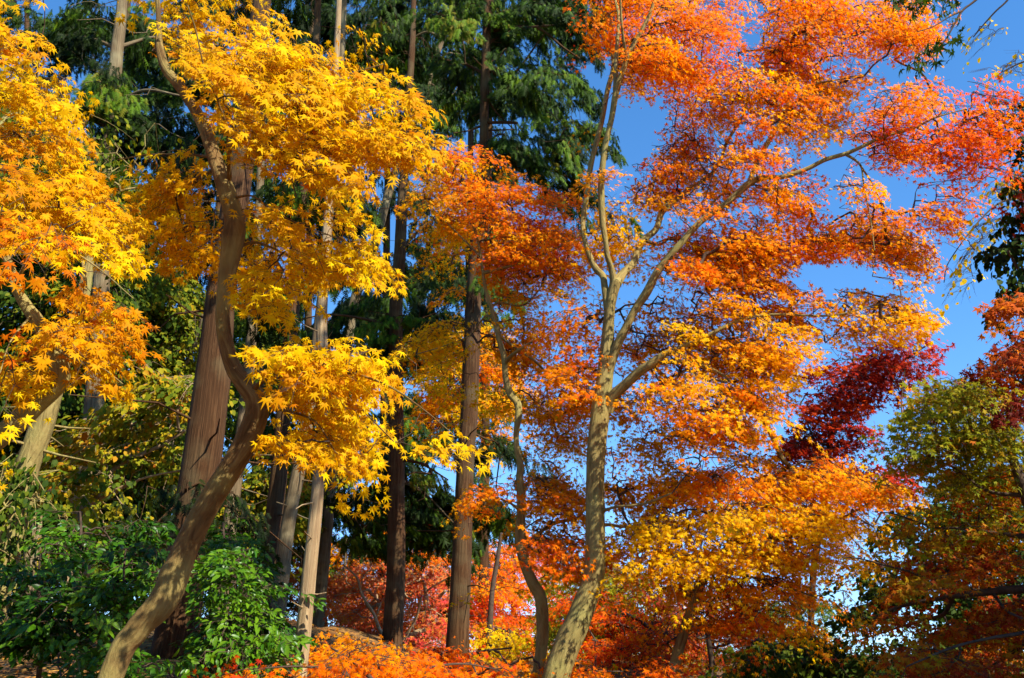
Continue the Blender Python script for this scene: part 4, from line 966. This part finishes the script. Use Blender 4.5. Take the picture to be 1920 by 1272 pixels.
broadleaf("oak", "sunlit yellow-green rounded crown filling the gap left of the thick cedar", 21, [(300, 1100, 26), (305, 900, 24), (310, 750, 20), (305, 620, 14), (300, 540, 8)],
          [([(190, 620), (240, 520), (290, 480), (380, 510), (395, 560), (390, 660), (330, 740), (250, 700)], 1.7, .40, (-1.5, 2))], 51,
          limbs=[([(310, 750, 9), (360, 660, 6), (380, 590, 4)], 0, -.8)])
broadleaf("oak", "brown and gold leaved tree with dark slanting branches above the evergreen shrubs", 14.5, [(128, 1080, 14), (133, 1050, 14), (160, 981, 14), (193, 908, 12), (227, 870, 9), (293, 840, 7), (360, 800, 4)],
          [([(110, 760), (260, 700), (380, 660), (370, 900), (300, 960), (120, 960), (90, 850)], .8, .62, (-1.2, 1.2))], 52, size=.11, L=.7, W=.4, bark=BARK_TAN,
          limbs=[([(150, 1000, 7), (130, 900, 6), (180, 820, 5), (260, 760, 3)], 0, .7), ([(180, 940, 7), (260, 900, 5), (350, 880, 3)], 0, -.6)])
broadleaf("holly", "dark evergreen tree filling the shade behind the mottled trunk", 19, [(60, 1080, 30), (64, 900, 27), (70, 700, 22), (80, 500, 14), (90, 380, 8)],
          [([(-60, 380), (160, 360), (260, 480), (240, 700), (120, 760), (-60, 760)], 1.3, .16, (-1.5, 2)), ([(-60, 740), (330, 700), (380, 900), (330, 1030), (-60, 1030)], 1.4, .14, (.5, 2.5))], 53)
broadleaf("holly", "dark evergreen crown in the shade between the thick cedar and the cedar pair", 27, [(480, 1100, 22), (482, 900, 20), (485, 750, 16), (490, 640, 10)],
          [([(400, 560), (560, 540), (660, 640), (640, 860), (560, 900), (400, 800)], .7, .15, (-2, 2))], 54)
broadleaf("poplar", "bright yellow-green sunlit crown seen between the thick cedar and the cedar pair", 24, [(470, 1120, 18), (474, 1000, 15), (480, 930, 10), (485, 880, 6)],
          [([(415, 880), (500, 840), (560, 850), (600, 880), (560, 1000), (490, 1090), (420, 1060)], 1.8, .50, (-1.5, 1.5))], 55, mat=BROAD)
broadleaf("fir", "dark drooping conifer with bare twigs between the tan cypress and the dark cedars", 24, [(738, 1140, 22), (743, 1000, 20), (744, 880, 17), (742, 760, 12), (742, 650, 8)],
          [([(600, 840), (720, 800), (860, 840), (860, 1000), (780, 1060), (640, 1040), (590, 960)], .7, .18, (-1.5, 2)), ([(620, 620), (760, 600), (860, 700), (840, 840), (640, 840)], .35, .25, (-1, 2))], 56,
          mat=CON, leaf='frond', size=.42, hang=.9, axis_z=-.4, side_twigs=3,
          limbs=[([(744, 900, 7), (790, 920, 5), (850, 980, 3)], 0, -.6), ([(744, 860, 7), (650, 900, 5), (590, 960, 3)], 0, -.6), ([(743, 960, 6), (790, 1000, 4), (840, 1060, 2)], 0, .5)])
broadleaf("gold_maple", "gold and orange maple half hidden behind the dark cedar trunks", 20, [(868, 1200, 16), (872, 1000, 14), (876, 850, 12), (884, 720, 9), (888, 600, 6)],
          [([(770, 600), (880, 560), (960, 620), (1010, 760), (1000, 860), (900, 840), (800, 780)], 1.0, .30, (-1, 2)), ([(770, 430), (860, 440), (880, 560), (800, 560)], .7, .3, (-1, 2))], 57, mat=ORG, leaf='maple3', size=.12, L=.7, W=.45)
broadleaf("salmon_maple", "salmon-pink maple with pale twisting branches behind the cedar trunks", 27, [(792, 1240, 12), (797, 1180, 11), (800, 1130, 9), (795, 1090, 6)],
          [([(590, 1080), (660, 1055), (760, 1050), (850, 1060), (860, 1130), (860, 1200), (760, 1230), (600, 1210)], 1.2, .48, (-1.5, 2.0)),
           ([(740, 1180), (860, 1160), (860, 1240), (760, 1240)], 1.0, .85, (-1.5, 0))], 58, mat=PNK, leaf='maple3', size=.11, L=.8, W=.5, bark=BARK_TAN,
          limbs=[([(797, 1180, 9), (760, 1195, 7), (745, 1210, 6), (715, 1185, 6), (700, 1150, 6), (678, 1115, 5), (670, 1085, 4), (645, 1060, 3)], -1.0, -2.0), ([(720, 1195, 5), (705, 1165, 4), (714, 1130, 3)], -1.6, -1.2),
                 ([(797, 1190, 9), (803, 1150, 8), (815, 1130, 7), (835, 1108, 5)], 0, -1.2), ([(800, 1150, 6), (797, 1115, 5), (820, 1095, 4), (850, 1080, 3)], 0, -.8), ([(760, 1195, 6), (780, 1160, 5), (790, 1120, 4)], -1, -1.5)])
broadleaf("scarlet_maple", "scarlet-orange maple filling the low gap left of the tan cypress's neighbour", 30, [(640, 1230, 7), (640, 1150, 6), (645, 1080, 5), (650, 1010, 3)],
          [([(600, 1020), (700, 1030), (720, 1100), (600, 1120)], .9, .45, (-2, 2)), ([(860, 1050), (980, 1040), (1010, 1200), (900, 1210), (860, 1150)], 1.2, .62, (-2, 2)),
           ([(750, 930), (860, 940), (860, 1070), (760, 1050)], .7, .5, (-2, 2))], 59, mat=ORG, leaf='maple3', size=.13, L=.8, W=.5)
broadleaf("sapling", "small bright yellow tree with a dark thin stem just right of the stubbed cedar", 19, [(917, 1236, 12), (918, 1190, 12), (922, 1115, 10), (932, 1055, 8), (940, 1000, 5)],
          [([(905, 1190), (950, 1170), (975, 1200), (965, 1235), (915, 1240)], 1.9, .06, (-1.5, -.6)), ([(900, 1150), (960, 1140), (980, 1190), (920, 1200)], .8, .4, (-.5, 1))], 60, mat=YEL, leaf='maple3', size=.1, L=.6, W=.4, bark=BARK_TWIG)
broadleaf("crimson_maple", "bright crimson low maple glowing beneath the golden canopy", 15, [(1200, 1290, 12), (1205, 1240, 10), (1215, 1190, 7), (1230, 1150, 4)],
          [([(1090, 1190), (1200, 1170), (1330, 1200), (1330, 1290), (1090, 1290)], 1.1, .78, (-1, 1)), ([(1020, 1120), (1140, 1100), (1250, 1150), (1200, 1210), (1100, 1210)], 1.2, .7, (0, 2))], 61, mat=ORG, leaf='maple3', size=.1, L=.6, W=.4, bark=BARK_TWIG,
          limbs=[([(1203, 1250, 5), (1150, 1210, 4), (1110, 1200, 3)], 0, -.6), ([(1203, 1240, 5), (1260, 1200, 4), (1300, 1180, 3)], 0, -.5)])
broadleaf("green_maple_sapling", "dark shaded green and red maple deep behind the two pale forked trunks", 17, [(1120, 1280, 16), (1122, 1200, 14), (1126, 1120, 10), (1130, 1050, 6)],
          [([(1000, 1080), (1110, 1050), (1200, 1080), (1190, 1190), (1020, 1200)], 1.3, .3, (-1, 1.5)), ([(1120, 1060), (1260, 1050), (1330, 1150), (1300, 1210), (1150, 1180)], 1.5, .95, (-1, 1.5))], 62, mat=GRN, leaf='maple3', size=.11, L=.7, W=.45, bark=BARK_TWIG)
broadleaf("evergreen_bush", "low dark green bushes under the golden canopy near the bottom edge", 12.5, [(1490, 1330, 10), (1492, 1280, 8), (1494, 1240, 5)],
          [([(1320, 1200), (1450, 1190), (1560, 1190), (1600, 1230), (1600, 1300), (1320, 1300)], 1.3, .22, (-.7, .9))], 63, size=.09, L=.5, W=.3, bark=BARK_TWIG, cat="bush", trunk_name="stem", crown_name="foliage")
broadleaf("red_sapling", "dusky red sapling low in the gap under the half-green maple's branches", 14, [(1330, 1300, 12), (1335, 1250, 11), (1330, 1210, 9), (1325, 1170, 6)],
          [([(1290, 1170), (1420, 1160), (1560, 1150), (1560, 1210), (1400, 1220), (1290, 1220)], 1.2, .8, (-.5, 1.5))], 64, mat=GRN, leaf='maple3', size=.1, L=.6, W=.4, bark=BARK_TWIG)

for k, (x0, x1, y0, y1, Yd, tone, mt, lab) in enumerate([
        (520, 690, 1000, 1235, 38, .45, PNK, "coral maple far back in the gap between the tan cypress and the dark cedar"),
        (690, 880, 1030, 1240, 40, .60, PNK, "rosy maple far back behind the salmon-pink one"),
        (860, 1060, 1000, 1240, 36, .55, ORG, "orange-red maple far back between the stubbed cedar and the pale crooked trunk"),
        (1040, 1260, 1040, 1250, 30, .30, GRN, "shaded olive maple far back behind the tall forked maple's foot"),
        (1230, 1430, 1060, 1250, 32, .75, GRN, "dusky reddish tree far back under the golden canopy"),
        (1410, 1580, 1090, 1250, 30, .12, BROAD, "dark green tree far back below the golden canopy's right end"),
        (380, 540, 1030, 1240, 36, .15, BROAD, "dark green tree far back behind the cedar pair's base"),
        (-40, 200, 1000, 1240, 30, .12, BROAD, "dark green tree far back behind the shrubs at the left frame edge")]):
    xm = (x0 + x1) / 2
    broadleaf("far_tree", lab, Yd, [(xm, 1245, 13), (xm + 5, 1190, 11), (xm + 2, 1120, 8), (xm + 6, y0 + 20, 4)],
              [([(x0, y0 + 50), (xm - 30, y0), (xm + 40, y0 + 5), (x1, y0 + 60), (x1 + 10, y1 - 20), (x0 - 10, y1)], 1.5, tone, (-2, 2))], 110 + k, mat=mt, leaf='maple3', size=.15, L=1.0, W=.6,
              group="trees far back in the low gap", bark=BARK_TWIG, cm=2.6)

# a back row of dark cypresses closing the grove
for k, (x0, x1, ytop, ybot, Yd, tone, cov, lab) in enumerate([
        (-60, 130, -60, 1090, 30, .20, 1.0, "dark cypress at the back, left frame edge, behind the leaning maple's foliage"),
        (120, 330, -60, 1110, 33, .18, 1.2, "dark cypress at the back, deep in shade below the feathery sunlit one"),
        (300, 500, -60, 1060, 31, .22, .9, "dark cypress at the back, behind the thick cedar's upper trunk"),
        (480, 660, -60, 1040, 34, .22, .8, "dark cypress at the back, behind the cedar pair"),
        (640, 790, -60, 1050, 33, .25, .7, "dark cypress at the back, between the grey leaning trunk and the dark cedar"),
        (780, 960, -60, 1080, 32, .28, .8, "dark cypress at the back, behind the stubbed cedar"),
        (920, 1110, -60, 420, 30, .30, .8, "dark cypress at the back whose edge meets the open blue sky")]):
    xm = (x0 + x1) / 2
    xt = xm if x1 < 1100 else 905
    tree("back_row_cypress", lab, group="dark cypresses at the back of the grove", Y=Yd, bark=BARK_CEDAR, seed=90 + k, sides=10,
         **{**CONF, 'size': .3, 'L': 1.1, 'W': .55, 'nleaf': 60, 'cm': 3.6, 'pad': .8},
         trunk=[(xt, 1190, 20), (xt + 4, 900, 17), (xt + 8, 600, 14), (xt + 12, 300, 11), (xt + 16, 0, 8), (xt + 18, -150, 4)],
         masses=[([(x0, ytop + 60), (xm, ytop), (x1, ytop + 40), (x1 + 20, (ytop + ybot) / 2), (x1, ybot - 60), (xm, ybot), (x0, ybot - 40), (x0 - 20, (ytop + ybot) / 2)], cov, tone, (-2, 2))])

# ================================================================== LOW GROWTH IN FRONT
tree("low_maple", "low orange-red laceleaf maple spreading along the bottom edge before the cedar trunks", cat="maple", Y=6.2, bark=BARK_TWIG, mat=ORG, leaf='maple7', size=.052, L=.42, W=.2, nleaf=24,
     cm=2.0, pad=.15, seed=71, r_tip=.002, hang=.35, droop=.25, axis_z=-.15, tj=.11, side_twigs=2, sides=10, start=.3,
     trunk=[(700, 1400, 26), (702, 1350, 22), (706, 1300, 16), (710, 1270, 10)],
     limbs=[([(706, 1300, 10), (640, 1260, 7), (560, 1250, 4), (470, 1255, 2)], 0, -.3), ([(706, 1300, 10), (780, 1260, 7), (860, 1245, 4), (930, 1255, 2)], 0, .3), ([(708, 1285, 8), (660, 1240, 5), (620, 1215, 3)], 0, .6)],
     masses=[([(400, 1255), (470, 1240), (560, 1238), (640, 1230), (720, 1226), (800, 1224), (880, 1230), (960, 1250), (1000, 1300), (400, 1300)], 2.0, .60, (-.7, .9)),
             ([(560, 1215), (620, 1195), (660, 1215), (700, 1250), (600, 1250)], 1.3, .4, (-.3, .6)),
             ([(680, 1240), (760, 1220), (860, 1225), (800, 1260), (700, 1265)], 1.2, .45, (-.8, .2)),
             ([(420, 1262), (540, 1258), (560, 1300), (420, 1300)], 1.2, .15, (-1.0, -.6))])


tree("low_maple", "second low orange maple in front of the cedar trunks' feet, behind the laceleaf one", cat="maple", Y=9.5, bark=BARK_TWIG, mat=ORG, leaf='maple5', size=.06, L=.45, W=.25, nleaf=26, cm=2.2,
     seed=72, r_tip=.002, hang=.35, droop=.25, axis_z=-.1, tj=.12, side_twigs=2, sides=10, start=.3, pad=.2,
     trunk=[(820, 1320, 18), (822, 1280, 15), (826, 1245, 10), (830, 1225, 7)],
     limbs=[([(824, 1260, 8), (740, 1225, 5), (660, 1215, 3)], 0, -.3), ([(824, 1260, 8), (890, 1225, 5), (960, 1215, 3)], 0, .3)],
     masses=[([(590, 1230), (660, 1210), (760, 1212), (880, 1208), (980, 1220), (1040, 1245), (1040, 1280), (590, 1280)], 1.6, .50, (-.7, .7)),
             ([(570, 1185), (640, 1168), (725, 1190), (725, 1235), (570, 1235)], 1.8, .40, (-.6, .6)),
             ([(1060, 1230), (1120, 1215), (1300, 1240), (1300, 1290), (1060, 1290)], 1.2, .75, (-.4, .7))])


def shrub(label, Y, stems, polys, seed):
    return tree("evergreen_shrub", label, cat="shrub", group="glossy evergreen shrubs on the bank", Y=Y, bark=BARK_TWIG, mat=SHR, leaf='oval', size=.066, L=.27, W=.13, nleaf=18, seed=seed, r_tip=.0022,
                hang=.25, droop=.15, axis_z=.25, tj=.2, face=.35, side_twigs=2, sides=8, start=.2, trunk=stems, masses=polys, trunk_name="stem", crown_name="foliage", flare=1.1, cm=3.6, pad=.18)


shrub("glossy green shrub catching sun just left of the curved trunk's foot", 6.8, [(235, 1230, 9), (238, 1150, 7), (232, 1080, 5), (236, 1030, 3)],
      [([(160, 1080), (200, 1030), (300, 1005), (330, 1060), (300, 1120), (250, 1180), (180, 1200), (150, 1140)], 1.7, .5, (-.5, .6))], 81)
shrub("shaded glossy shrub at the bottom corner under the mottled trunk", 7.2, [(75, 1240, 9), (78, 1160, 7), (72, 1090, 5), (76, 1040, 3)],
      [([(-40, 1060), (60, 1000), (150, 1020), (170, 1120), (140, 1200), (-40, 1220)], 1.5, .35, (-.5, .6))], 82)
shrub("taller glossy shrub rising behind, its top brushing the mottled trunk's base", 8.6, [(150, 1150, 9), (148, 1060, 7), (152, 1000, 5), (150, 960, 3)],
      [([(60, 1000), (120, 960), (200, 980), (310, 960), (330, 1020), (220, 1040), (80, 1060)], 1.2, .35, (-.5, .7))], 83)
shrub("bright green glossy shrub right of the thick cedar's base", 8.2, [(440, 1250, 9), (438, 1170, 7), (442, 1100, 5), (440, 1050, 3)],
      [([(385, 1040), (440, 1010), (500, 1060), (540, 1140), (550, 1230), (520, 1290), (360, 1290), (370, 1150)], 1.7, .62, (-.6, .6))], 84)
shrub("leafy glossy shrub climbing beside the shaded grey trunk", 10, [(420, 1180, 8), (416, 1090, 6), (420, 1020, 4), (418, 980, 3)],
      [([(380, 1000), (420, 950), (470, 980), (510, 1060), (490, 1110), (390, 1080)], 1.3, .5, (-.5, .6))], 85)
shrub("low sparse shrub at the bottom edge between the curved trunk and the cedar", 6.4, [(210, 1300, 8), (214, 1260, 6), (210, 1220, 4)],
      [([(120, 1200), (230, 1190), (270, 1200), (270, 1290), (100, 1290)], 1.5, .4, (-.3, .6))], 86)

# ================================================================== UNSEEN TREES BESIDE THE VIEW (added so their shade falls into it)
tree("shade_evergreen", "dense dark evergreen tree, unseen beyond the right frame edge, added to shade the half-green maple", Y=4, bark=BARK_GREY, mat=BROAD, leaf='small', size=.12, L=.7, W=.5, nleaf=40, seed=201, tj=.1,
     world_trunk=[(8.6, 3.6, .2, .22), (8.5, 3.7, 2.5, .18), (8.4, 4.0, 5.0, .12), (8.4, 4.2, 7.6, .05)], cloud=[((8.0, 3.7, 5.6), (2.0, 1.4, 1.3), 850, .1)])  # unseen crown placed sunward to shade the half-green maple's lower part
tree("overhead_shade_tree", "tall airy unseen tree arching above the frame, added to cast dappled shade on the grove", Y=4, bark=BARK_GREY, mat=BROAD, leaf='small', size=.12, L=.7, W=.5, nleaf=34, seed=202, tj=.1,
     world_trunk=[(5.8, 3.6, .2, .2), (5.7, 3.8, 3.5, .16), (5.0, 4.3, 6.8, .11), (3.6, 5.0, 8.8, .07), (2.2, 5.6, 9.8, .03)], cloud=[((2.8, 5.0, 9.6), (1.3, 1.3, .7), 80, .2)])  # unseen canopy added overhead to dapple the thick cedar's base

# the grove goes on around the viewer: dark evergreens outside the frame close off the low sky
for k, (x, y, h, r) in enumerate([(-13, -3, 11, 2.6), (-9, -11, 12, 2.8), (-2.5, -15, 12, 2.8), (4, -17, 10, 2.6), (13, -16, 8, 2.8), (17, -8, 9, 2.6), (16, 1, 9, 2.6), (-15, 6, 12, 2.8), (-14.5, 12, 12, 2.6), (-7, -6, 9, 2.2)]):
    z0 = float(ground_z(x, y))
    tree("surrounding_evergreen", ["tall", "broad", "dense", "slim", "low", "dark", "bushy", "old", "ragged", "young"][k] + " evergreen standing outside the picture around the viewer", group="evergreens around the viewer",
         Y=4, bark=BARK_GREY, mat=CON, leaf='small', size=.26, L=1.2, W=.9, nleaf=26, seed=300 + k, sides=8, r_tip=.006,
         world_trunk=[(x, y, z0 - .1, .25), (x, y, z0 + h * .5, .16), (x + .1, y, z0 + h, .04)], cloud=[((x, y, z0 + h * .52), (r, r, h * .48), 380, .15)])
